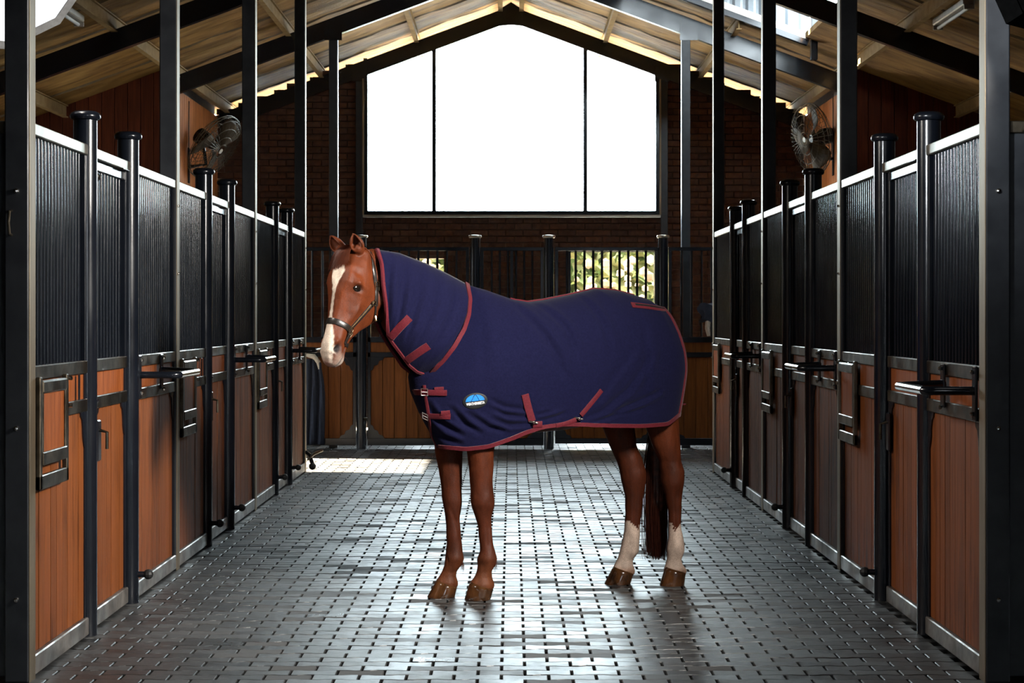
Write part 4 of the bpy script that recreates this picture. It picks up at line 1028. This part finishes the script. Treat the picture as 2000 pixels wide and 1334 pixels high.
# ears: curled shells
def ear(s0, tip, open_dir):
    base = HP(-.01, s0, -.012); tip = Vector(tip); ax = (tip-base); Ln = ax.length; ax.normalize()
    od = (open_dir-ax*open_dir.dot(ax)).normalized(); sd = ax.cross(od)
    out_, in_ = [], []
    prof = [(-.08, .029), (.10, .033), (.28, .038), (.48, .0375), (.66, .030), (.82, .019), (.93, .008), (1.0, .002)]
    rings = []
    for t, r_ in prof:
        c = base+ax*(Ln*t)+od*(.012*math.sin(t*math.pi)-.006*t); ring = []
        ang = [R(a) for a in range(-128, 129, 16)] if t > .12 else [R(a) for a in range(-150, 151, 300//16)][:17]
        for a in ang: ring.append(c-od*math.cos(a)*r_*.85+sd*math.sin(a)*r_)
        th_ = .0095 if t < .9 else .004
        for a in ang[::-1]: ring.append(c-od*math.cos(a)*max(.0005, r_*.85-th_)+sd*math.sin(a)*max(.0005, r_-th_)+od*(.0 if abs(a) < 2 else 0))
        rings.append(ring)
    n = min(len(r_) for r_ in rings); rings = [r_[:n] for r_ in rings]
    mb.loft(rings)
    mb.sphere(base+ax*.012, .030, 12, 8)
ear(.058, at(689, 455, 9.36), hh*.8+hs_*.55)
ear(-.058, at(642, 459, 9.50), hh*.9-hs_*.10)
# legs, from joint to joint: image row, left edge, right edge (pixels), depth
def leg(d, rows, dl=0, ky=.95, dtop=0):
    rg = []; n = len(rows)
    for i, (y, l_, r_) in enumerate(rows):
        dd = d+dtop*max(0, 1-i/4); c = at((l_+r_)/2, y, dd); rx = (r_-l_)/2*dd/FPX
        rg.append([c+Vector((math.cos(2*math.pi*k/20)*rx, math.sin(2*math.pi*k/20)*rx*ky, 0)) for k in range(20)])
    mb.loft(rg)
leg(9.85, [(760, 850, 935), (830, 846, 915), (880, 849, 903), (910, 855, 903), (940, 860, 902), (970, 864, 901), (985, 867, 901), (1000, 868, 900), (1015, 870, 898), (1030, 871, 899), (1060, 872, 902), (1075, 871, 904), (1092, 869, 905), (1104, 868, 901), (1116, 863, 892), (1126, 857, 891), (1136, 850, 895), (1143, 850, 895), (1152, 852, 890)], ky=.92)
leg(9.77, [(760, 905, 985), (830, 906, 975), (880, 911, 965), (910, 915, 964), (940, 918, 963), (965, 920, 964), (985, 921, 965), (1000, 925, 962), (1015, 930, 960), (1030, 934, 960), (1060, 936, 963), (1075, 937, 967), (1092, 935, 970), (1104, 934, 967), (1116, 931, 961), (1128, 925, 961), (1139, 917, 966), (1146, 916, 966), (1156, 919, 960)], ky=.92)
leg(10.34, [(720, 1130, 1240), (760, 1142, 1244), (800, 1160, 1243), (838, 1178, 1240), (870, 1190, 1244), (900, 1204, 1256), (922, 1211, 1262), (945, 1216, 1260), (970, 1220, 1257), (1000, 1221, 1253), (1030, 1219, 1250), (1045, 1217, 1250), (1062, 1214, 1249), (1078, 1212, 1246), (1094, 1205, 1236), (1104, 1199, 1236), (1112, 1194, 1240), (1118, 1195, 1240), (1128, 1197, 1234)], ky=.9)
leg(10.28, [(720, 1222, 1310), (760, 1232, 1318), (800, 1246, 1324), (838, 1262, 1327), (870, 1273, 1329), (900, 1287, 1331), (920, 1290, 1336), (945, 1293, 1335), (970, 1299, 1332), (1000, 1305, 1331), (1030, 1306, 1330), (1045, 1306, 1334), (1062, 1304, 1337), (1078, 1304, 1335), (1094, 1302, 1331), (1104, 1299, 1334), (1112, 1296, 1341), (1118, 1296, 1341), (1128, 1299, 1336)], ky=.95)
tmp = bpy.data.objects.new('tmp', mb.mesh('tmp', None, fix=True)); COL.objects.link(tmp)
md = tmp.modifiers.new('r', 'REMESH'); md.mode = 'VOXEL'; md.voxel_size = .0058
md = tmp.modifiers.new('s', 'SMOOTH'); md.factor = .5; md.iterations = 3
bpy.context.view_layer.update()
bmesh_ = bpy.data.meshes.new_from_object(tmp.evaluated_get(bpy.context.evaluated_depsgraph_get())); bpy.data.objects.remove(tmp, do_unlink=True)
nv = len(bmesh_.vertices); co = np.zeros(nv*3); bmesh_.vertices.foreach_get('co', co); co = co.reshape(-1, 3)
nm = np.zeros(nv*3); bmesh_.vertices.foreach_get('normal', nm); nm = nm.reshape(-1, 3)
A = lambda v: np.array(v)
def headco(c):
    d = (c-A(P0))/HS_; return d@A(hf_), d@A(hs_), d@A(hn_)
def push(fc, sc, nc, rad, amt, along_=None, asp=(1, 1, 1)):
    """local modelling on both sides of the head; amt along the surface normal (metres)"""
    global co
    for sg in ((1, -1) if sc else (1,)):
        f, s, n = headco(co); d2 = ((f-fc)/asp[0])**2+((s-sg*sc)/asp[1])**2+((n-nc)/asp[2])**2
        w = np.exp(-d2/(rad*rad))*(d2 < 9*rad*rad)
        dr = nm if along_ is None else np.broadcast_to(A(hf_)*along_[0]+A(hs_)*along_[1]*sg+A(hn_)*along_[2], co.shape)
        co = co+dr*(w*amt)[:, None]
EF, ES, EN = .196, .108, -.034
push(EF, ES, EN, .018, -.011, asp=(.95, 1, 1.7))           # orbit
push(EF-.024, ES, EN+.010, .013, .011, asp=(.75, 1, 2.2))   # upper lid and brow
push(EF-.045, ES-.004, EN+.020, .020, .008, asp=(.8, 1, 1.4))
push(EF-.012, ES+.006, EN+.022, .026, .011)
push(EF+.022, ES, EN-.004, .010, .005, asp=(.7, 1, 2.0))   # lower lid
push(EF-.075, .088, -.012, .024, -.010)                     # hollow above the eye
push(.31, .084, -.085, .014, .009, asp=(3.6, 1, .8))        # facial crest
push(.33, .080, -.125, .03, -.005, asp=(2, 1, 1)); push(.24, .076, -.20, .07, .010)   # hollow below it, jaw muscle
push(.37, .060, -.03, .03, -.005, asp=(2, 1, 1))
push(.532, .056, -.044, .0165, -.032, along_=(-.3, 1, -.2), asp=(1.5, 1.6, .85))   # nostril
push(.498, .056, -.026, .012, .010, asp=(1.4, 1, 1)); push(.56, .052, -.024, .012, .009, asp=(1.5, 1, 1)); push(.535, .062, -.074, .013, .008, asp=(1.6, 1, .8))
for k in range(9):                                         # mouth line
    t = k/8; push(lerp(.505, .614, t), lerp(.050, .022, t), lerp(-.112, -.098, t), .0062, -.009, asp=(1.4, 3.4, .8))
push(.575, .018, -.132, .022, .008); push(.555, .05, -.095, .014, .005, asp=(2.5, 1, .8))                        # chin
for k in range(5): push(.16+.05*k, .078-.002*k, -.20+.006*k, .012, -.0025, asp=(1.5, 1, .5))
from mathutils import noise as mn
LEGS = [((880, 1000), (900, 1060), 9.85), ((947, 1000), (951, 1060), 9.77), ((1237, 960), (1234, 1045), 10.34), ((1315, 960), (1319, 1045), 10.28)]
for (xa, ya), (xb, yb), d in LEGS:                       # groove between cannon bone and tendon, knee and fetlock bumps
    a_, b_ = at(xa, ya, d), at(xb, yb, d); t = np.clip((a_.z-co[:, 2])/(a_.z-b_.z), -.6, 1.5); xc = a_.x+(b_.x-a_.x)*t
    near_ = (np.abs(co[:, 0]-xc) < .09) & (np.abs(co[:, 1]-d) < .09) & (co[:, 2] < .75)
    env = np.exp(-((t-.5)/.62)**4)*near_
    for sg_ in (-1, 1):
        w = env*np.exp(-((co[:, 0]-xc-.012)/.010)**2)*(np.sign(co[:, 1]-d) == sg_); co[:, 1] -= sg_*.007*w
    kz = at(0, ya-22, d).z; w = near_*np.exp(-((co[:, 2]-kz)/.045)**2); co += nm*(w*.0045)[:, None]
    fz = at(0, yb+30, d).z; w = near_*np.exp(-((co[:, 2]-fz)/.028)**2); co += nm*(w*.0045)[:, None]
sel_ = np.where((co[:, 2] < 1.0) | (headco(co)[0] > -.05))[0]
dsp = np.zeros(nv)
for i in sel_: c_ = co[i]; dsp[i] = mn.noise((c_[0]*26, c_[1]*26, c_[2]*15))*.0022+mn.noise((c_[0]*60, c_[1]*60, c_[2]*30))*.0009
co = co+nm*dsp[:, None]
bmesh_.vertices.foreach_set('co', co.ravel())
# coat colours that belong to the animal
f, s, n = headco(co); X, Y, Z = co.T
hsh = np.sin(X*131+Z*57)*np.sin(Y*97+Z*83)+.6*np.sin(X*310-Z*270+Y*190)
colr = np.tile([.118, .0255, .0068], (nv, 1))
def mixc(w, c):
    global colr
    w = np.clip(w, 0, 1)[:, None]; colr = colr*(1-w)+A(c)*w
ss = lambda e0, e1, x: np.clip((x-e0)/(e1-e0), 0, 1)**2*(3-2*np.clip((x-e0)/(e1-e0), 0, 1))
mixc(ss(1.0, .55, Z)*.85, (.070, .016, .006)); mixc(ss(.30, .10, Z)*(X < .3)*.6, (.17, .055, .020)); mixc(ss(.10, .35, s)*0, (0, 0, 0))
inhead = (f > -.06) & (f < .7) & (np.abs(s) < .16) & (n > -.34) & (n < .1)
hw = np.interp(f, [.075, .095, .12, .155, .20, .25, .33, .40, .44, .50, .56, .61], [0, .024, .044, .036, .016, .0095, .0085, .014, .030, .042, .050, .03])
hc = np.interp(f, [.08, .14, .25, .40, .5, .6], [.004, -.002, -.004, -.004, .0, .0]); nd_ = np.interp(f, [q[0] for q in stn], [q[1] for q in stn])
bl = ss(.004, -.004, np.abs(s-hc)-hw+.0018*hsh)*(n > nd_-.075)*inhead
mixc(bl, (.80, .66, .54))
mixc(ss(.53, .57, f)*inhead*ss(-.03, -.07, n)*.75, (.40, .28, .22)); mixc(ss(.55, .60, f)*inhead*(n < -.085)*.8, (.42, .36, .31))
mixc(ss(.585, .61, f)*inhead*(np.abs(s) < .02)*.6, (.52, .28, .23))
for sg in (1, -1):
    d2 = ((f-.532)/1.5)**2+((s-sg*.050)/2.0)**2+((n+.046)/.9)**2; mixc(np.exp(-d2/.0185**2)*1.5*inhead, (.018, .012, .012))
    d2 = (f-EF)**2+((s-sg*ES)/1.5)**2+((n-EN)/1.7)**2; mixc(np.exp(-d2/.018**2)*1.5*inhead-.25, (.03, .012, .008))
mixc(inhead*np.exp(-((n+.113-.128*(f-.5))/.006)**2)*(f > .505)*.9, (.03, .018, .016))
sock = (Z < .335+.014*hsh+.02*np.sin(X*60)) & (X > .3); mixc(sock*1.0, (.60, .46, .37)); mixc(((Z < .11) & (X > .3))*ss(.11, .07, Z)*.7, (.30, .13, .06))
eard = ((f < -.03) & (Z > 1.845)); mixc(eard*.25, (.05, .015, .008))
ca = bmesh_.color_attributes.new('coat', 'FLOAT_COLOR', 'POINT'); ca.data.foreach_set('color', np.c_[colr, np.ones(nv)].ravel())
def mk_coat():
    m, nt, b = newmat('chestnut_coat'); L = nt.links.new
    at_ = node(nt, 'ShaderNodeAttribute', attribute_name='coat'); gm = node(nt, 'ShaderNodeNewGeometry'); mp = node(nt, 'ShaderNodeMapping'); mp.inputs['Scale'].default_value = (1, 1, .4)
    L(gm.outputs['Position'], mp.inputs[0])
    nz = node(nt, 'ShaderNodeTexNoise', Scale=14, Detail=8, Roughness=.65); L(mp.outputs[0], nz.inputs['Vector'])
    nf = node(nt, 'ShaderNodeTexNoise', Scale=420, Detail=3); L(mp.outputs[0], nf.inputs['Vector'])
    mx = node(nt, 'ShaderNodeMix', data_type='RGBA', blend_type='MULTIPLY'); mx.inputs['Factor'].default_value = 1
    L(at_.outputs['Color'], mx.inputs['A']); L(ramp(nt, nz.outputs[0], [(.3, g(.55)), (.7, g(1.22))]), mx.inputs['B'])
    m2_ = node(nt, 'ShaderNodeMix', data_type='RGBA', blend_type='MULTIPLY'); m2_.inputs['Factor'].default_value = 1
    L(mx.outputs['Result'], m2_.inputs['A']); L(ramp(nt, nf.outputs[0], [(.3, g(.66)), (.7, g(1.2))]), m2_.inputs['B']); L(m2_.outputs['Result'], b.inputs['Base Color'])
    b.inputs['Roughness'].default_value = .52; b.inputs['Specular IOR Level'].default_value = .22
    bp = node(nt, 'ShaderNodeBump', Strength=.5, Distance=.002); L(nf.outputs[0], bp.inputs['Height'])
    b2 = node(nt, 'ShaderNodeBump', Strength=.25, Distance=.01); L(nz.outputs[0], b2.inputs['Height']); L(bp.outputs[0], b2.inputs['Normal']); L(b2.outputs[0], b.inputs['Normal'])
    return m
bmesh_.materials.clear(); bmesh_.materials.append(mk_coat()); bmesh_.name = 'body'
bmesh_.polygons.foreach_set('use_smooth', [True]*len(bmesh_.polygons))
head_bvh = BVHTree.FromPolygons([Vector(c) for c in co], [tuple(p_.vertices) for p_ in bmesh_.polygons])
body = bpy.data.objects.new('body', bmesh_); COL.objects.link(body); body.parent = horse; body.location = -Vector(WL[horse.name]); WL['body'] = (0, 0, 0)
for sg in (1, -1):
    mb = MB(); mb.loft([[HP(EF+.0215*math.cos(b_)*math.cos(a_), sg*(ES-.0205+.019*math.sin(b_)), EN+.0315*math.cos(b_)*math.sin(a_)) for a_ in [2*math.pi*k/24 for k in range(24)]] for b_ in [math.pi*(i-7)/14.2 for i in range(15)]])
    mb.build('eye', M['eye'], horse, smooth=True)
# hooves
def hoof(d, cor, gr, k):
    (l0, r0, yf, yh), (l1, r1) = cor, gr; sc = d/FPX; rg = []
    zf, zh = CZ-(yf-CY)*sc, CZ-(yh-CY)*sc
    for t, b_ in ((-.16, .80), (-.04, .95), (.03, 1.0), (.12, .985), (.3, .99), (.6, 1), (.92, 1.01), (1.0, .985)):
        u = max(t, 0); l_, r_ = lerp(l0, l1, u), lerp(r0, r1, u); cx_ = ((l_+r_)/2-CX)*sc; rx = (r_-l_)/2*sc*b_; ring = []
        for q in range(28):
            a = 2*math.pi*q/28; x, y_ = math.cos(a), math.sin(a)
            zt_ = lerp(zf, zh, (x+1)/2)
            ring.append((cx_+x*rx, d+y_*rx*k, max(0, zt_*(1-t))))
        rg.append(ring)
    mb = MB(); mb.loft(rg); return mb.build('hoof', M['hoof'], horse, smooth=True)
hoof(9.83, (850, 893, 1137, 1148), (834, 888), .92); hoof(9.75, (916, 964, 1141, 1152), (907, 958), .95)
hoof(10.32, (1195, 1238, 1111, 1121), (1180, 1231), .92); hoof(10.26, (1297, 1340, 1112, 1120), (1288, 1336), .98)
# hair
def strands(name, m, fn, n, rw=.0016, seg=9):
    mb = MB()
    for k in range(n):
        pts = fn(k); mb.tube(pts, [rw*(1-.75*i/(len(pts)-1)) for i in range(len(pts))], 3, caps=False)
    o = mb.build(name, m, horse, smooth=True, fix=False); return o
def bez(a, b, c, d, n=8): return [a*(1-t)**3+b*3*t*(1-t)**2+c*3*t*t*(1-t)+d*t**3 for t in [i/n for i in range(n+1)]]
def tailf(k):
    a, b = random.gauss(0, .45), random.gauss(0, .45); a = max(-1, min(1, a)); b = max(-1, min(1, b)); q = random.uniform(.80, 1)**.6
    d0 = 10.43; top = at(1289+a*10, 790, d0+b*.02); mid1 = at(1283+a*29, 880, d0+b*.035); mid2 = at(1282+a*33, 990, d0+b*.045); end = at(1285+a*27+random.gauss(0, 3), lerp(960, 1094, q), d0+b*.05)
    return bez(top, mid1, mid2, end)
tl = strands('tail', M['tailhair'], tailf, 620, .0026)
mb = MB(); mb.tube([at(1291, 700, 10.42), at(1289, 790, 10.43), at(1285, 880, 10.44), at(1284, 980, 10.44), at(1286, 1040, 10.44)], [.03, .04, .055, .05, .02], 12); mb.build('tail_core', M['tailhair'], tl)
def fore(k):
    s0 = random.uniform(-.052, .052); q = random.random()**.7; e = s0*1.5-.020+random.gauss(0, .007); fe = lerp(.06, .122, q)*(1-.25*max(0, e/.06))
    return bez(HP(-.045, s0*.5, -.005), HP(-.025, s0*.9, .045), HP(.035, s0*1.25-.012, .056), HP(fe, e, .051-4.5*max(0, abs(e)-.035)**2-.25*max(0, abs(e)-.06)))
strands('forelock', M['hair'], fore, 420, .0026)
def bridle(k):
    s0 = random.uniform(-.03, .075); e = random.random()
    a = HP(-.05, s0*.4, -.03); return bez(a, HP(-.045, s0+.02, -.05), HP(-.0, .085+.01*random.random(), -.11-.03*e), HP(.06+.05*e, .094, -.135-.02*e))
strands('mane', M['hair'], bridle, 120, .0022)
def feather(k):
    lx, ly, d = random.choice(((903, 1098, 9.85), (968, 1098, 9.77))); a = at(lx-3+random.gauss(0, 2), ly+random.gauss(0, 5), d+random.gauss(0, .012)); e = a+Vector((random.gauss(.008, .005), random.gauss(0, .01), -random.uniform(.02, .045)))
    return bez(a, a+Vector((.006, 0, -.004)), (a+e)/2+Vector((.006, 0, 0)), e, 5)
strands('fetlock_hair', M['hair'], feather, 70, .0012)['kind'] = 'stuff'
def whisk(k):
    f_, n_ = random.uniform(.55, .61), random.uniform(-.13, -.10); s_ = random.uniform(-.03, .04); a = HP(f_, s_, n_); d = (hf_*random.uniform(.3, 1)-hn_*random.uniform(.2, .8)+hs_*random.uniform(-.6, .6)).normalized()
    return [a, a+d*.012, a+d*.028+Vector((0, 0, -.004))]
strands('whisker', M['hair'], whisk, 26, .0006)['kind'] = 'stuff'

# ---- halter
halter = thing('halter', HP(.2, 0, 0), 'black leather halter with brass fittings on the chestnut horse head', 'halter')
def headhits(pts, step=3):
    hp = [hit(head_bvh, x, y) for x, y in densify(pts, step)]
    return smooth3([q[0] for q in hp], 4), smooth3([q[1] for q in hp], 4)
def mirror(P_): 
    out = []
    for q in P_: a, b, c = toHead(q); out.append(HP(a, -b, c))
    return out
def mirn(N_):
    return [hf_*q.dot(hf_)-hs_*q.dot(hs_)+hn_*q.dot(hn_) for q in N_]
def hstrap(name, pts, w, h=.005, both=True, lift=.001, m='leather'):
    P_, N_ = headhits(pts); o = strip(P_, N_, w, h, lift).build(name, M[m], halter, smooth=True)
    if both: strip(mirror(P_), mirn(N_), w, h, lift).build(name, M[m], halter, smooth=True)
    return o
def around(f0, n_front, slope, s_lo, s_hi):
    """strap round the nose in the plane f = f0 + slope*(n): cast from outside towards the head's axis"""
    P_, N_ = [], []
    for k in range(29):
        a = lerp(s_lo, s_hi, k/28); c = HP(f0+slope*(-.07), 0, -.07); dn = math.cos(a); ds = math.sin(a)
        d = (hs_*ds+hn_*dn+hf_*(slope*dn)).normalized(); o = c+d*.25; r_ = head_bvh.ray_cast(o, -d, .3)
        if r_[0] is None: continue
        P_.append(r_[0]); N_.append(r_[1] if r_[1].dot(d) > 0 else -r_[1])
    return smooth3(P_, 3), smooth3(N_, 3)
P_, N_ = around(.395, 0, -.12, R(-118), R(118)); nb = strip(P_, N_, .031, .006, .001).build('noseband', M['leather'], halter, smooth=True)
for sgn in (-1, 1):
    b_ = [p_+ (Vector((0, 0, 0))) for p_ in P_]
    rg = []
    for i in range(len(P_)):
        d = (P_[min(i+1, len(P_)-1)]-P_[max(i-1, 0)]).normalized(); n_ = (N_[i]-d*N_[i].dot(d)).normalized(); rg.append(P_[i]+n_*.0065+d.cross(n_)*sgn*.011)
    MB().tube(rg, .0012, 5).build('stitching', M['leather'], nb)
eP, eN = P_[-1], N_[-1]                                   # ring on the near side
def proj(q): q = Vector(q); return (CX+q.x*FPX/q.y, CY-(q.z-CZ)*FPX/q.y)
rx, ry = proj(eP)
c1 = [(rx+2, ry-3), (lerp(rx, 733, .35), lerp(ry, 588, .35)), (lerp(rx, 733, .7), lerp(ry, 588, .7)), (733, 588)]
ck = hstrap('cheek_strap', c1, .022)
hstrap('rolled_stitching', [(x-1.5, y-1) for x, y in c1], .0026, .002, both=False, lift=.006, m='thread')
hstrap('crown_strap', [(734, 598), (735, 570), (731, 535), (727, 505), (722, 492)], .022, .006)
P2, N2 = around(.50, 0, .12, R(118), R(242)); strip(P2, N2, .020, .005, .001).build('chin_strap', M['leather'], halter, smooth=True)
jp = P2[0]
strip([eP, lerp(eP, jp, .5)+eN*.004, jp], [eN, eN, N2[0]], .018, .005, .001).build('chin_link', M['leather'], halter, smooth=True)
strip(mirror([eP, lerp(eP, jp, .5)+eN*.004, jp]), mirn([eN, eN, N2[0]]), .018, .005, .001).build('chin_link', M['leather'], halter, smooth=True)
P3, N3 = around(.30, 0, .9, R(140), R(220))
def squareb(px, py, w, h_, name, rot=0, r_=.0024):
    p_, n_ = hit(head_bvh, px, py); ex = (Vector((1, 0, 0))-n_*n_.x).normalized(); ez = n_.cross(ex); ez = ez if ez.z > 0 else -ez
    ex, ez = ex*math.cos(rot)+ez*math.sin(rot), ez*math.cos(rot)-ex*math.sin(rot); c = p_+n_*.009
    q = [c+ex*a*w+ez*b*h_ for a, b in ((-.5, -.4), (-.4, -.5), (.4, -.5), (.5, -.4), (.5, .4), (.4, .5), (-.4, .5), (-.5, .4), (-.5, -.4))]
    return MB().tube(q, r_, 6).tube([c-ex*w*.5, c+ex*w*.5], r_*.8, 6).build(name, M['brass'], halter, smooth=True)
squareb(735, 559, .026, .046, 'buckle'); squareb(rx, ry, .030, .034, 'square_ring', R(30)); squareb(rx-1, ry+8, .028, .022, 'square_ring', R(30))
def ringb(px, py, r0, name):
    p_, n_ = hit(head_bvh, px, py); ex = n_.orthogonal().normalized(); ez = n_.cross(ex); c = p_+n_*.010
    return MB().tube([c+ex*math.cos(2*math.pi*k/18)*r0+ez*math.sin(2*math.pi*k/18)*r0 for k in range(19)], .0026, 6, caps=False).build(name, M['brass'], halter, smooth=True)
ringb(728, 592, .013, 'round_ring')
p_, n_ = hit(head_bvh, 731, 620); MB().tube([p_+n_*.006+Vector((0, 0, .018)), p_+n_*.010, p_+n_*.010+Vector((.002, 0, -.014))], [.004, .009, .007], 8).build('throat_snap', M['brass'], halter, smooth=True)
hstrap('throat_strap', [(733, 592), (733, 610), (728, 630), (716, 650)], .013, .005)
